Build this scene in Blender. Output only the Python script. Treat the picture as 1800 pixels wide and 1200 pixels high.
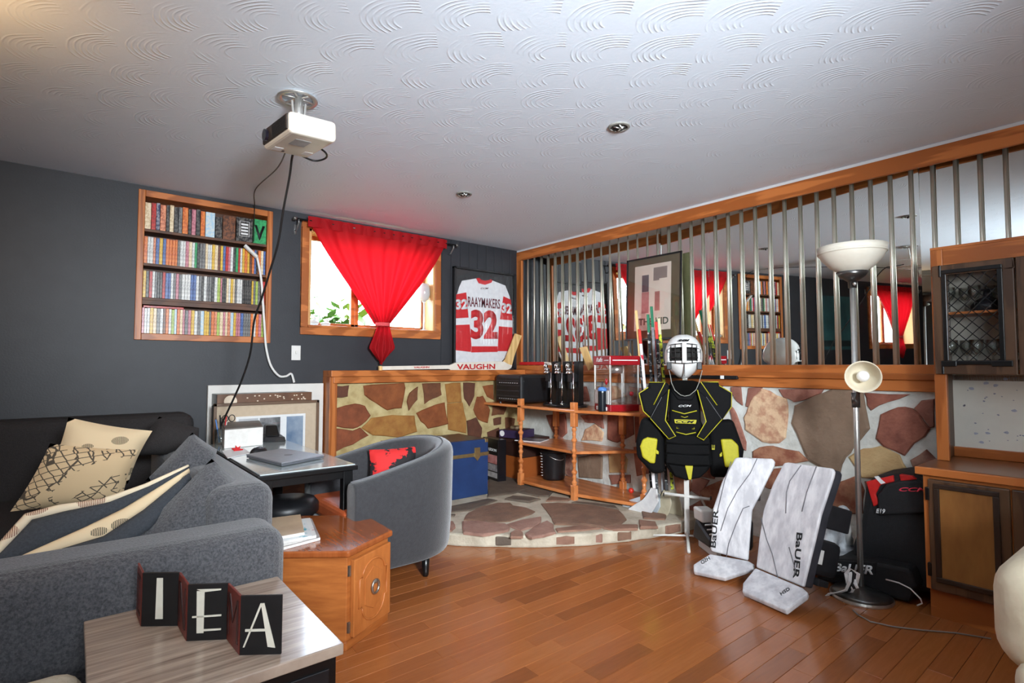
import bpy, bmesh, math, random
from mathutils import Vector as V, Matrix
random.seed(7)
PI = math.pi
SC = bpy.context.scene
COL = SC.collection
for o in list(bpy.data.objects): bpy.data.objects.remove(o)

# ------------------------------------------------------------------ camera
FPX = 951.15
YAW, PIT, ROL = .6835, .046, .0011
CAM = V((-3.7117, -4.4731, 1.17))
_f = V((math.sin(YAW)*math.cos(PIT), math.cos(YAW)*math.cos(PIT), math.sin(PIT)))
_r0 = V((math.cos(YAW), -math.sin(YAW), 0)); _u0 = _r0.cross(_f)
_r = _r0*math.cos(ROL)+_u0*math.sin(ROL); _u = _u0*math.cos(ROL)-_r0*math.sin(ROL)
cd = bpy.data.cameras.new('camera'); cam = bpy.data.objects.new('camera', cd); COL.objects.link(cam)
cd.sensor_width = 36; cd.lens = FPX/1800*36; cd.clip_start = .02; cd.clip_end = 300
cam.matrix_world = Matrix(((_r.x, _u.x, -_f.x, CAM.x), (_r.y, _u.y, -_f.y, CAM.y), (_r.z, _u.z, -_f.z, CAM.z), (0, 0, 0, 1)))
SC.camera = cam

# ------------------------------------------------------------------ world, lights, exposure
SC.view_settings.view_transform = 'Standard'; SC.view_settings.look = 'None'
SC.view_settings.exposure = 0.28; SC.view_settings.gamma = 1; SC.view_settings.use_curve_mapping = False
SC.cycles.use_denoising = True
SC.cycles.max_bounces = 10; SC.cycles.transparent_max_bounces = 16; SC.cycles.glossy_bounces = 6; SC.cycles.transmission_bounces = 8
SC.cycles.sample_clamp_indirect = 6
W = bpy.data.worlds.new('sky'); SC.world = W; W.use_nodes = True
wn = W.node_tree.nodes; wl = W.node_tree.links
bg = wn['Background']; bg.inputs['Strength'].default_value = 22
_tc = wn.new('ShaderNodeTexCoord'); _sx = wn.new('ShaderNodeSeparateXYZ'); _cr = wn.new('ShaderNodeValToRGB')
_cr.color_ramp.elements[0].position = .0; _cr.color_ramp.elements[0].color = (.75, .8, .85, 1)
_cr.color_ramp.elements[1].position = .6; _cr.color_ramp.elements[1].color = (.62, .8, 1, 1)
wl.new(_tc.outputs['Generated'], _sx.inputs[0]); wl.new(_sx.outputs['Z'], _cr.inputs[0]); wl.new(_cr.outputs[0], bg.inputs['Color'])

def area(name, loc, target, w, h, power, color=(1, 1, 1)):
    l = bpy.data.lights.new(name, 'AREA'); l.shape = 'RECTANGLE'; l.size = w; l.size_y = h; l.energy = power; l.color = color
    o = bpy.data.objects.new(name, l); COL.objects.link(o); o.location = loc
    o.rotation_euler = (V(target)-V(loc)).to_track_quat('-Z', 'Y').to_euler(); return o
def point(name, loc, power, color, rad=.06):
    l = bpy.data.lights.new(name, 'POINT'); l.energy = power; l.color = color; l.shadow_soft_size = rad
    o = bpy.data.objects.new(name, l); COL.objects.link(o); o.location = loc; return o
def spot(name, loc, target, power, color, ang, blend, rad):
    l = bpy.data.lights.new(name, 'SPOT'); l.energy = power; l.color = color; l.spot_size = math.radians(ang); l.spot_blend = blend; l.shadow_soft_size = rad
    o = bpy.data.objects.new(name, l); COL.objects.link(o); o.location = loc; o.rotation_euler = (V(target)-V(loc)).to_track_quat('-Z', 'Y').to_euler(); return o
spot('fill_lamp', (-3.35, -5.6, 1.72), (-1.3, -1.15, 1.62), 1050, (.86, .94, 1), 78, 1, .25)  # unseen spot, added to brighten the middle of the room
area('bounce_flash', (-4.2, -5.5, 1.5), (-3.7, -4.9, 2.42), .8, .8, 44, (.84, .93, 1))
area('room_light', (-4.2, -7.2, 2.38), (-3.4, -5.6, .6), 2.4, 1.2, 42, (.97, .98, 1))  # added area light out of view, general fill from behind the camera
point('ceiling_bulb', (-4.2, -2.15, 2.12), 9, (1, .6, .26))

# ------------------------------------------------------------------ helpers
def ray(px, py): return _f+_r*((px-900)/FPX)-_u*((py-600)/FPX)
def at(px, py, **k):
    """the point of the place that stands at a pixel of the photograph, on a known plane (x=, y=, z=) or at a depth d="""
    d = ray(px, py); a, v = next(iter(k.items()))
    if a == 'd': return CAM+d*v
    i = 'xyz'.index(a); return CAM+d*((v-CAM[i])/d[i])
def atp(px, py, p0, n):
    d = ray(px, py); n = V(n); return CAM+d*((V(p0)-CAM).dot(n)/d.dot(n))
def lin(c): return c/12.92 if c <= .04045 else ((c+.055)/1.055)**2.4
def rgb(r, g, b): return (lin(r/255), lin(g/255), lin(b/255), 1)

MATS = {}
def mat(name, c1, c2=None, scale=12, rough=.5, metal=0, bump=0, bscale=None, kind='noise', stretch=(1, 1, 1), coat=0, trans=0, ior=1.45, alpha=1, emit=None, spec=.5, sharp=(.3, .7), detail=4, sheen=0):
    if name in MATS: return MATS[name]
    m = bpy.data.materials.new(name); m.use_nodes = True; MATS[name] = m
    nt = m.node_tree; N = nt.nodes; L = nt.links; b = N['Principled BSDF']
    b.inputs['Roughness'].default_value = rough; b.inputs['Metallic'].default_value = metal
    b.inputs['Coat Weight'].default_value = coat; b.inputs['Coat Roughness'].default_value = .12
    b.inputs['Transmission Weight'].default_value = trans; b.inputs['IOR'].default_value = ior
    b.inputs['Alpha'].default_value = alpha; b.inputs['Specular IOR Level'].default_value = spec
    b.inputs['Sheen Weight'].default_value = sheen
    if emit: b.inputs['Emission Color'].default_value = emit[0]; b.inputs['Emission Strength'].default_value = emit[1]
    c1 = rgb(*c1) if max(c1) > 1.01 else (*c1[:3], 1)
    c2 = c1 if c2 is None else (rgb(*c2) if max(c2) > 1.01 else (*c2[:3], 1))
    tc = N.new('ShaderNodeTexCoord'); mp = N.new('ShaderNodeMapping'); mp.inputs['Scale'].default_value = stretch
    L.new(tc.outputs['Object'], mp.inputs[0])
    if kind == 'wave':
        t = N.new('ShaderNodeTexWave'); t.inputs['Scale'].default_value = scale; t.inputs['Distortion'].default_value = 6; t.inputs['Detail'].default_value = 3; t.inputs['Detail Scale'].default_value = 1.5
        fac = t.outputs['Fac']
    elif kind == 'voronoi':
        t = N.new('ShaderNodeTexVoronoi'); t.inputs['Scale'].default_value = scale; fac = t.outputs['Distance']
    else:
        t = N.new('ShaderNodeTexNoise'); t.inputs['Scale'].default_value = scale; t.inputs['Detail'].default_value = detail; t.inputs['Roughness'].default_value = .6; fac = t.outputs['Fac']
    L.new(mp.outputs[0], t.inputs['Vector'])
    r = N.new('ShaderNodeValToRGB'); r.color_ramp.elements[0].position, r.color_ramp.elements[1].position = sharp
    r.color_ramp.elements[0].color = c1; r.color_ramp.elements[1].color = c2
    L.new(fac, r.inputs[0]); L.new(r.outputs[0], b.inputs['Base Color'])
    m['ramp'] = r.name
    if bump:
        t2 = t; f2 = fac
        if bscale:
            t2 = N.new('ShaderNodeTexNoise'); t2.inputs['Scale'].default_value = bscale; t2.inputs['Detail'].default_value = 3; L.new(mp.outputs[0], t2.inputs['Vector']); f2 = t2.outputs['Fac']
        bp = N.new('ShaderNodeBump'); bp.inputs['Strength'].default_value = min(1, bump); bp.inputs['Distance'].default_value = .004*max(1, bump)
        L.new(f2, bp.inputs['Height']); L.new(bp.outputs[0], b.inputs['Normal'])
    return m

class MB:
    def __init__(s, M=None): s.v = []; s.f = []; s.M = M
    def add(s, vs, fs, M=None):
        n = len(s.v)
        for p in vs:
            p = V(p)
            if M is not None: p = M @ p
            if s.M is not None: p = s.M @ p
            s.v.append(p)
        s.f += [tuple(i+n for i in f) for f in fs]; return s
    def box(s, c, d, M=None):
        x, y, z = [k/2 for k in d]
        vs = [(c[0]+a*x, c[1]+b*y, c[2]+e*z) for e in (-1, 1) for b in (-1, 1) for a in (-1, 1)]
        return s.add(vs, [(0, 2, 3, 1), (4, 5, 7, 6), (0, 1, 5, 4), (2, 6, 7, 3), (0, 4, 6, 2), (1, 3, 7, 5)], M)
    def bb(s, a, b, M=None): return s.box([(p+q)/2 for p, q in zip(a, b)], [abs(q-p) for p, q in zip(a, b)], M)
    def hull(s, bottom, top):
        n = len(bottom)
        fs = [tuple(range(n-1, -1, -1)), tuple(range(n, 2*n))]+[(i, (i+1) % n, n+(i+1) % n, n+i) for i in range(n)]
        return s.add(list(bottom)+list(top), fs)
    def prism(s, pts, z0, z1, M=None):
        n = len(pts)
        a = sum(pts[i][0]*pts[(i+1) % n][1]-pts[(i+1) % n][0]*pts[i][1] for i in range(n))
        if a < 0: pts = pts[::-1]
        fs = [tuple(range(n-1, -1, -1)), tuple(range(n, 2*n))]+[(i, (i+1) % n, n+(i+1) % n, n+i) for i in range(n)]
        return s.add([(p[0], p[1], z0) for p in pts]+[(p[0], p[1], z1) for p in pts], fs, M)
    def tube(s, path, r, n=8, closed=False, flat=None):
        P = [V(p) for p in path]; m = len(P); vs = []; up = None
        for i, p in enumerate(P):
            a = P[(i-1) % m] if closed or i > 0 else p; b = P[(i+1) % m] if closed or i < m-1 else p
            t = (b-a)
            t = t.normalized() if t.length > 1e-9 else V((0, 0, 1))
            if up is None:
                up = V((0, 0, 1)) if abs(t.z) < .9 else V((1, 0, 0))
            x = (up-t*up.dot(t)).normalized(); up = x; y = t.cross(x)
            rr = r[i] if isinstance(r, (list, tuple)) else r
            fx, fy = flat if flat else (1, 1)
            for k in range(n):
                q = 2*PI*k/n; vs.append(p+x*(rr*fx*math.cos(q))+y*(rr*fy*math.sin(q)))
        fs = []
        for i in range(m if closed else m-1):
            j = (i+1) % m
            fs += [(i*n+k, i*n+(k+1) % n, j*n+(k+1) % n, j*n+k) for k in range(n)]
        if not closed: fs += [tuple(range(n-1, -1, -1)), tuple((m-1)*n+k for k in range(n))]
        return s.add(vs, fs)
    def lathe(s, prof, c=(0, 0, 0), n=20, M=None, a0=0, a1=2*PI):
        full = abs(a1-a0-2*PI) < 1e-6; k = n if full else n+1; vs = []
        for r, z in prof:
            for i in range(k):
                q = a0+(a1-a0)*i/n; vs.append((c[0]+r*math.cos(q), c[1]+r*math.sin(q), c[2]+z))
        fs = []
        for j in range(len(prof)-1):
            for i in range(n):
                i2 = (i+1) % k
                fs.append((j*k+i, j*k+i2, (j+1)*k+i2, (j+1)*k+i))
        if full:
            if prof[0][0] > 1e-5: fs.append(tuple(range(k-1, -1, -1)))
            if prof[-1][0] > 1e-5: fs.append(tuple((len(prof)-1)*k+i for i in range(k)))
        return s.add(vs, fs, M)
    def ball(s, c, r, n=14, m=8, M=None):
        if not isinstance(r, (tuple, list)): r = (r, r, r)
        Mx = Matrix.Translation(V(c)) @ Matrix.Diagonal((*r, 1))
        if M is not None: Mx = M @ Mx
        return s.lathe([(math.sin(PI*j/m), -math.cos(PI*j/m)) for j in range(m+1)], (0, 0, 0), n, Mx)
    def grid(s, fn, nu, nv, closeu=False):
        vs = [fn(i/nu, j/nv) for j in range(nv+1) for i in range(nu+(0 if closeu else 1))]
        k = nu if closeu else nu+1
        return s.add(vs, [(j*k+i, j*k+(i+1) % k, (j+1)*k+(i+1) % k, (j+1)*k+i) for j in range(nv) for i in range(nu)])
    def build(s, name, m, parent=None, smooth=False, bevel=0, sub=0, solid=0, seg=2, origin=None):
        me = bpy.data.meshes.new(name)
        vs = s.v
        me.from_pydata([tuple(p) for p in vs], [], s.f); me.update()
        bm = bmesh.new(); bm.from_mesh(me); bmesh.ops.remove_doubles(bm, verts=bm.verts, dist=1e-6)
        if not solid: bmesh.ops.recalc_face_normals(bm, faces=bm.faces)
        bm.to_mesh(me); bm.free()
        o = bpy.data.objects.new(name, me); COL.objects.link(o)
        if m is not None: me.materials.append(m)
        if parent is not None: o.parent = parent
        if smooth:
            for p in me.polygons: p.use_smooth = True
        if solid:
            d = o.modifiers.new('solid', 'SOLIDIFY'); d.thickness = solid; d.offset = 0
        if bevel:
            d = o.modifiers.new('bevel', 'BEVEL'); d.width = bevel; d.segments = seg; d.limit_method = 'ANGLE'; d.angle_limit = math.radians(40)
        if sub:
            d = o.modifiers.new('sub', 'SUBSURF'); d.levels = sub; d.render_levels = sub
        return o
LABELS = set()
def tag(o, label=None, cat=None, group=None, kind=None):
    if label: o['label'] = label
    if cat: o['category'] = cat
    if group: o['group'] = group
    if kind: o['kind'] = kind
    return o
def thing(name, label, cat, loc=(0, 0, 0), rz=0, group=None):
    o = bpy.data.objects.new(name, None); COL.objects.link(o); o.empty_display_size = .1
    o.location = loc; o.rotation_euler = (0, 0, rz); return tag(o, label, cat, group)
def struct(o): o['kind'] = 'structure'; return o
def text(name, body, m, parent, org, right, up, ext=.0012, shear=0, bold=0, spacing=1.0):
    """letters fitted into the rectangle org, org+right, org+up; raised by ext along right x up"""
    cu = bpy.data.curves.new(name, 'FONT'); cu.body = body; cu.size = 1; cu.shear = shear; cu.offset = bold; cu.space_character = spacing
    cu.resolution_u = 3
    t = bpy.data.objects.new('tmp', cu); COL.objects.link(t)
    dg = bpy.context.evaluated_depsgraph_get(); me = bpy.data.meshes.new_from_object(t.evaluated_get(dg))
    bpy.data.objects.remove(t); bpy.data.curves.remove(cu)
    xs = [v.co.x for v in me.vertices]; ys = [v.co.y for v in me.vertices]
    x0, x1, y0, y1 = min(xs), max(xs), min(ys), max(ys)
    org, right, up = V(org), V(right), V(up); nrm = right.cross(up).normalized()
    for v in me.vertices:
        v.co = org+right*((v.co.x-x0)/(x1-x0))+up*((v.co.y-y0)/(y1-y0))+nrm*ext
    bm = bmesh.new(); bm.from_mesh(me)
    g = bmesh.ops.extrude_face_region(bm, geom=list(bm.faces))
    bmesh.ops.translate(bm, vec=-nrm*ext*.95, verts=[e for e in g['geom'] if isinstance(e, bmesh.types.BMVert)])
    bmesh.ops.recalc_face_normals(bm, faces=bm.faces); bm.to_mesh(me); bm.free()
    me.name = name; me.materials.clear(); me.materials.append(m)
    o = bpy.data.objects.new(name, me); COL.objects.link(o)
    if parent is not None: o.parent = parent
    return o
def stone(poly, org, ex, ey, en, th, m, parent, jit=.006, rnd=random):
    """one flat irregular stone: jittered outline, a rim and a slightly domed proud face"""
    pts = []; n = len(poly)
    for i in range(n):
        a = V(poly[i]); b = V(poly[(i+1) % n]); pts.append(a)
        if (b-a).length > .07: pts.append((a+b)/2+V((rnd.uniform(-jit, jit), rnd.uniform(-jit, jit))))
    c = sum(pts, V((0, 0)))/len(pts)
    org, ex, ey, en = V(org), V(ex), V(ey), V(en)
    W3 = lambda p, h: org+ex*p.x+ey*p.y+en*h
    k = len(pts); mb = MB()
    rim = [W3(c+(p-c)*.93, th+rnd.uniform(-.002, .002)) for p in pts]
    mb.add([W3(p, -.004) for p in pts]+[W3(p, th*.55) for p in pts]+rim+[W3(c, th*1.12)],
           [(i, (i+1) % k, k+(i+1) % k, k+i) for i in range(k)]+[(k+i, k+(i+1) % k, 2*k+(i+1) % k, 2*k+i) for i in range(k)]+[(2*k+i, 2*k+(i+1) % k, 3*k) for i in range(k)])
    return mb.build('stone', m, parent)
def Rz(a): return Matrix.Rotation(a, 4, 'Z')
def frame(o, x, y, z):
    return Matrix(((x[0], y[0], z[0], o[0]), (x[1], y[1], z[1], o[1]), (x[2], y[2], z[2], o[2]), (0, 0, 0, 1)))
def copy_tree(o, parent=None):
    c = o.copy(); COL.objects.link(c)
    if parent is not None: c.parent = parent
    for ch in list(o.children): copy_tree(ch, c)
    return c
ORD = ['first', 'second', 'third', 'fourth', 'fifth', 'sixth', 'seventh', 'eighth', 'ninth', 'tenth', 'eleventh', 'twelfth', 'thirteenth', 'fourteenth', 'fifteenth', 'sixteenth', 'seventeenth', 'eighteenth', 'nineteenth', 'twentieth']
ORD += ['twenty-'+w for w in ORD[:9]]+['thirtieth']+['thirty-'+w for w in ORD[:9]]+['fortieth']+['forty-'+w for w in ORD[:9]]+['fiftieth']+['fifty-'+w for w in ORD[:9]]

# ------------------------------------------------------------------ common materials
WOOD = mat('honey_oak', (186, 110, 54), (156, 86, 38), 3, .38, kind='wave', stretch=(3, 3, .35), bump=.1)
WOODX = mat('honey_oak_x', (190, 112, 56), (156, 86, 38), 3, .38, kind='wave', stretch=(.35, 3, 3), bump=.1)
WOODY = mat('honey_oak_y', (190, 112, 56), (156, 86, 38), 3, .38, kind='wave', stretch=(3, .35, 3), bump=.1)
SHELFW = mat('maple_stain', (214, 134, 78), (194, 114, 60), 3, .3, kind='wave', stretch=(1, .25, 1), coat=.3)
CHROME = mat('chrome', (.80, .77, .66), (.74, .71, .60), 3, .34, metal=.85)
STEEL = mat('brushed_steel', (.66, .65, .62), (.58, .57, .55), 40, .34, metal=.85)
BLACK = mat('black_plastic', (20, 20, 22), (28, 28, 31), 30, .42)
BLACKM = mat('black_paint', (14, 14, 15), (20, 20, 21), 30, .3)
WHITE = mat('white_plastic', (226, 224, 220), (216, 214, 210), 8, .4)
WHITEP = mat('white_print', (235, 235, 235), (228, 228, 228), 60, .6)
BLACKP = mat('black_print', (18, 18, 20), (24, 24, 26), 60, .6)
REDP = mat('red_print', (200, 38, 40), (190, 32, 36), 60, .55)
YELLOW = mat('yellow_piping', (190, 182, 38), (176, 168, 30), 60, .55)
BRASS = mat('old_brass', (.55, .42, .2), (.45, .34, .16), 30, .35, metal=.9)
def glass_mat(name, tint=(1, 1, 1), rough=.0, opac=.12, fres=.5):
    """thin pane: mostly see-through with a gloss coat"""
    if name in MATS: return MATS[name]
    m = bpy.data.materials.new(name); m.use_nodes = True; N = m.node_tree.nodes; L = m.node_tree.links
    N.remove(N['Principled BSDF'])
    g = N.new('ShaderNodeBsdfGlossy'); g.inputs['Roughness'].default_value = rough+.02
    t = N.new('ShaderNodeBsdfTransparent'); t.inputs['Color'].default_value = (*tint, 1)
    lw = N.new('ShaderNodeLayerWeight'); lw.inputs['Blend'].default_value = .25
    mm = N.new('ShaderNodeMath'); mm.operation = 'MULTIPLY_ADD'; mm.inputs[1].default_value = fres; mm.inputs[2].default_value = opac*.4
    mx = N.new('ShaderNodeMixShader'); L.new(lw.outputs['Fresnel'], mm.inputs[0]); L.new(mm.outputs[0], mx.inputs[0])
    L.new(t.outputs[0], mx.inputs[1]); L.new(g.outputs[0], mx.inputs[2]); L.new(mx.outputs[0], N['Material Output'].inputs[0])
    MATS[name] = m; return m
GLASS = glass_mat('clear_pane')
GLASSWARE = glass_mat('drinking_glass', (.93, .96, .95), 0, .35)
# ------------------------------------------------------------------ setting: room shell
H = 2.418
XL, YF = -7.4, -9.0
NAVY = mat('navy_wall_paint', (45, 46, 51), (39, 40, 45), 6, .5, bump=.15, bscale=90)
CEILP = None
def ceiling_material():
    m = bpy.data.materials.new('swirled_plaster'); m.use_nodes = True; N = m.node_tree.nodes; L = m.node_tree.links; b = N['Principled BSDF']
    b.inputs['Base Color'].default_value = rgb(220, 229, 240); b.inputs['Roughness'].default_value = .6
    tc = N.new('ShaderNodeTexCoord'); sp = N.new('ShaderNodeSeparateXYZ')
    wob = N.new('ShaderNodeTexNoise'); wob.inputs['Scale'].default_value = 3; L.new(tc.outputs['Object'], wob.inputs['Vector'])
    ad = N.new('ShaderNodeVectorMath'); ad.operation = 'MULTIPLY_ADD'; ad.inputs[1].default_value = (.06, .06, 0); L.new(wob.outputs['Color'], ad.inputs[0]); L.new(tc.outputs['Object'], ad.inputs[2])
    L.new(ad.outputs[0], sp.inputs[0])
    def M(op, a, b_=None, c=None):
        n = N.new('ShaderNodeMath'); n.operation = op
        for i, v in enumerate((a, b_, c)):
            if v is None: continue
            if isinstance(v, (int, float)): n.inputs[i].default_value = v
            else: L.new(v, n.inputs[i])
        return n.outputs[0]
    cw, ch = .25, .2                        # one trowel sweep per cell, rows run slantwise across the room
    A_ = M('ADD', M('MULTIPLY', sp.outputs['X'], .775), M('MULTIPLY', sp.outputs['Y'], -.631))
    B_ = M('ADD', M('MULTIPLY', sp.outputs['X'], -.631), M('MULTIPLY', sp.outputs['Y'], -.775))
    row = M('FLOOR', M('DIVIDE', B_, ch))
    xs = M('ADD', M('DIVIDE', A_, cw), M('MULTIPLY', row, .13))
    u = M('MULTIPLY', M('SUBTRACT', M('FRACT', xs), .86), cw)
    v = M('MULTIPLY', M('SUBTRACT', M('FRACT', M('DIVIDE', B_, ch)), .3), ch)
    r = M('SQRT', M('ADD', M('MULTIPLY', u, u), M('MULTIPLY', M('MULTIPLY', v, v), 2.2)))
    rid = M('SINE', M('MULTIPLY', r, 2*PI/.023))
    rid = M('POWER', M('ADD', M('MULTIPLY', rid, .5), .5), 3)
    band = M('MULTIPLY', M('GREATER_THAN', r, .06), M('LESS_THAN', r, .205))
    side = M('LESS_THAN', u, .03)
    up = M('GREATER_THAN', v, M('MULTIPLY_ADD', u, .45, -.01))
    fans = M('MULTIPLY', M('MULTIPLY', rid, band), M('MULTIPLY', side, up))
    nz = N.new('ShaderNodeTexNoise'); nz.inputs['Scale'].default_value = 7; L.new(tc.outputs['Object'], nz.inputs['Vector'])
    fade = N.new('ShaderNodeMapRange'); fade.inputs['From Min'].default_value = .38; fade.inputs['From Max'].default_value = .6; L.new(nz.outputs['Fac'], fade.inputs['Value'])
    fans = M('MULTIPLY', fans, fade.outputs[0])
    vo = N.new('ShaderNodeTexVoronoi'); vo.inputs['Scale'].default_value = 4.4; L.new(ad.outputs[0], vo.inputs['Vector'])
    star = M('MULTIPLY', M('LESS_THAN', vo.outputs['Distance'], .07), 1.6)
    fine = N.new('ShaderNodeTexNoise'); fine.inputs['Scale'].default_value = 60; L.new(tc.outputs['Object'], fine.inputs['Vector'])
    hgt = M('ADD', M('ADD', fans, star), M('MULTIPLY', fine.outputs['Fac'], .35))
    bp = N.new('ShaderNodeBump'); bp.inputs['Strength'].default_value = .42; bp.inputs['Distance'].default_value = .0026; L.new(hgt, bp.inputs['Height']); L.new(bp.outputs[0], b.inputs['Normal'])
    return m
struct(MB().bb((XL-.2, YF-.2, H), (.6, .25, H+.12)).build('ceiling', ceiling_material()))

# floor: dark base with real hardwood strips on it
FLOORM = [mat('floor_oak_%d' % i, a, b_, 5, .26, stretch=(1.2, 14, 1), coat=.35, sharp=(.2, .8)) for i, (a, b_) in enumerate([
    ((174, 104, 56), (156, 90, 46)), ((170, 100, 53), (150, 86, 44)), ((178, 108, 60), (160, 94, 49)), ((166, 97, 51), (147, 83, 42)), ((172, 102, 52), (152, 88, 44)), ((150, 87, 46), (132, 75, 38))])]
flo = struct(MB().bb((XL-.2, YF-.2, -.2), (.6, .25, -.012)).build('floor', mat('floor_gap', (48, 22, 10), (40, 18, 8), 5, .5)))
def plank(x0, x1, y0, y1): return [(x0, y0), (x1, y0), (x1, y1), (x0, y1)]
PW = .083
restf = [MB() for _ in FLOORM]
rp = random.Random(3); near = []
ny0 = int(YF/PW)-1
for j in range(ny0, 1):
    y0 = j*PW; x = XL-rp.uniform(0, .6)
    while x < .25:
        L_ = rp.uniform(.32, .78); near.append((x, x+L_, y0, y0+PW)); x += L_
def shown(p):
    cx, cy = (p[0]+p[1])/2, (p[2]+p[3])/2
    d = V((cx, cy, 0))-CAM; z = d.dot(_f)
    if z < .8: return None
    px, py = 900+FPX*d.dot(_r)/z, 600-FPX*d.dot(_u)/z
    return z if -60 < px < 1840 and py < 1280 and not (cx*cx+cy*cy < 2.1**2) and (px > 560) else None
vis = sorted([(z, p) for p in near for z in [shown(p)] if z], key=lambda q: q[0])[:290]
visset = set(p for _, p in vis)
for p in near:
    k = rp.choice([0, 0, 1, 1, 2, 3, 4, 5, 0, 1]) if p in visset else rp.randrange(5)
    tgt = MB() if p in visset else restf[k]
    g = .0005; dz = rp.uniform(-.0002, .0002)
    x0, x1, y0, y1 = p[0]+g, min(p[1], .3)-g, p[2]+g, p[3]-g
    e = .0012
    tgt.hull([(x0, y0, -.013), (x1, y0, -.013), (x1, y1, -.013), (x0, y1, -.013)], [(x0, y0, -e+dz), (x1, y0, -e+dz), (x1, y1, -e+dz), (x0, y1, -e+dz)])
    tgt.hull([(x0, y0, -e+dz), (x1, y0, -e+dz), (x1, y1, -e+dz), (x0, y1, -e+dz)], [(x0+e, y0+e, dz), (x1-e, y0+e, dz), (x1-e, y1-e, dz), (x0+e, y1-e, dz)])
    if p in visset: tgt.build('plank', FLOORM[k], flo)
for k, mb in enumerate(restf): tag(mb.build('far_planks', FLOORM[k], flo), kind='stuff')

# back wall (y = 0) with the window holes and the bookcase niche
def wall_with_holes(name, x0, x1, z0, z1, holes, m):
    xs = sorted({x0, x1, *[h[0] for h in holes], *[h[1] for h in holes]}); mb = MB()
    for a, b_ in zip(xs, xs[1:]):
        zs = sorted([(h[2], h[3]) for h in holes if h[0] <= a+1e-6 and h[1] >= b_-1e-6]); z = z0
        for p, q in zs:
            if p > z: mb.bb((a, 0, z), (b_, .22, p))
            z = q
        if z < z1: mb.bb((a, 0, z), (b_, .22, z1))
    return struct(mb.build(name, m))
BC = (-3.386, -2.51, 1.349, 2.387); W1 = (-2.225, -1.03, 1.487, 2.30); W2 = (-6.62, -5.45, 1.40, 2.28)
wb = wall_with_holes('wall_back', XL-.2, .6, -.2, H, [(BC[0]+.02, BC[1]-.02, BC[2]+.02, BC[3]-.02), W1, W2], NAVY)
x = -.955
while x < -.01:                                                       # board panelling beside the jersey
    x1 = min(x+.107, -.004); MB().bb((x+.002, -.007, 1.15), (x1-.002, .002, H-.001)).build('panel', NAVY, wb, bevel=.002, seg=1); x += .107
struct(MB().bb((XL-.2, YF-.2, -.2), (XL, .25, H)).build('wall_left', NAVY))
struct(MB().bb((XL-.2, YF-.2, -.2), (.6, YF, H)).build('wall_front', mat('pale_wall', (190, 186, 178), (182, 178, 170), 4, .6)))

# right wall: stone below, mirror niche above
MORTR = mat('grey_mortar', (228, 230, 224), (196, 196, 188), 9, .85, bump=1.5, bscale=38)
MORTB = mat('buff_mortar', (200, 182, 134), (160, 138, 90), 9, .85, bump=1.5, bscale=38)  # yellowed mortar: the warm light on the back wall is in the colour
wr = struct(MB().bb((0, YF-.2, -.2), (.3, 0, 1.03)).build('wall_right', MORTR))
struct(MB().bb((.36, YF-.2, 1.0), (.6, .25, H)).build('wall_right_upper', mat('niche_dark', (50, 46, 40), (44, 40, 36), 5, .7)))
mbk = MB(); mbk.bb((-2.03, -.10, 0), (0, -.001, 1.035))
wbl = struct(mbk.build('wall_back_stone', MORTB))
def stones_mats(tag_, cols): return [mat('%s_%d' % (tag_, i), a, b_, s, .8, bump=1.6, bscale=30, sharp=sh) for i, (a, b_, s, sh) in enumerate(cols)]
SM = stones_mats('stone', [((160, 108, 92), (130, 82, 68), 9, (.3, .7)), ((176, 122, 104), (146, 92, 78), 14, (.35, .65)), ((222, 188, 152), (190, 140, 112), 16, (.42, .62)), ((146, 122, 102), (122, 100, 82), 5, (.3, .7)), ((158, 98, 80), (120, 70, 58), 12, (.35, .7)), ((204, 174, 126), (184, 150, 104), 8, (.3, .7)), ((172, 122, 94), (136, 80, 60), 10, (.4, .6)), ((160, 122, 104), (130, 84, 72), 12, (.4, .6))])
SB = stones_mats('warm_stone', [((146, 84, 44), (116, 60, 30), 9, (.3, .7)), ((120, 74, 46), (94, 56, 36), 12, (.3, .7)), ((168, 120, 60), (138, 86, 38), 10, (.3, .7)), ((104, 62, 44), (80, 48, 36), 9, (.3, .7)), ((140, 76, 46), (110, 58, 34), 14, (.3, .7))])
SH = stones_mats('hearth_stone', [((158, 120, 100), (128, 94, 78), 8, (.3, .7)), ((142, 108, 88), (112, 86, 70), 8, (.3, .7)), ((112, 98, 84), (90, 78, 68), 8, (.3, .7)), ((166, 128, 112), (140, 104, 90), 10, (.3, .7))])
def px(o, s, pts): return [(o[0]+a/s, o[1]+b_/s) for a, b_ in pts]
rs = random.Random(11)
def wall_stones(lst, fn, frame_, mats, parent, th):
    for poly, k in lst:
        pts = [fn(*p) for p in poly]; stone(pts, *frame_, th*rs.uniform(.8, 1.3), mats[k], parent, .006, rs)
A = lambda pts: px((1260, 640), 4.5, pts); B5 = lambda pts: px((860, 600), 3.75, pts)
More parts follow.
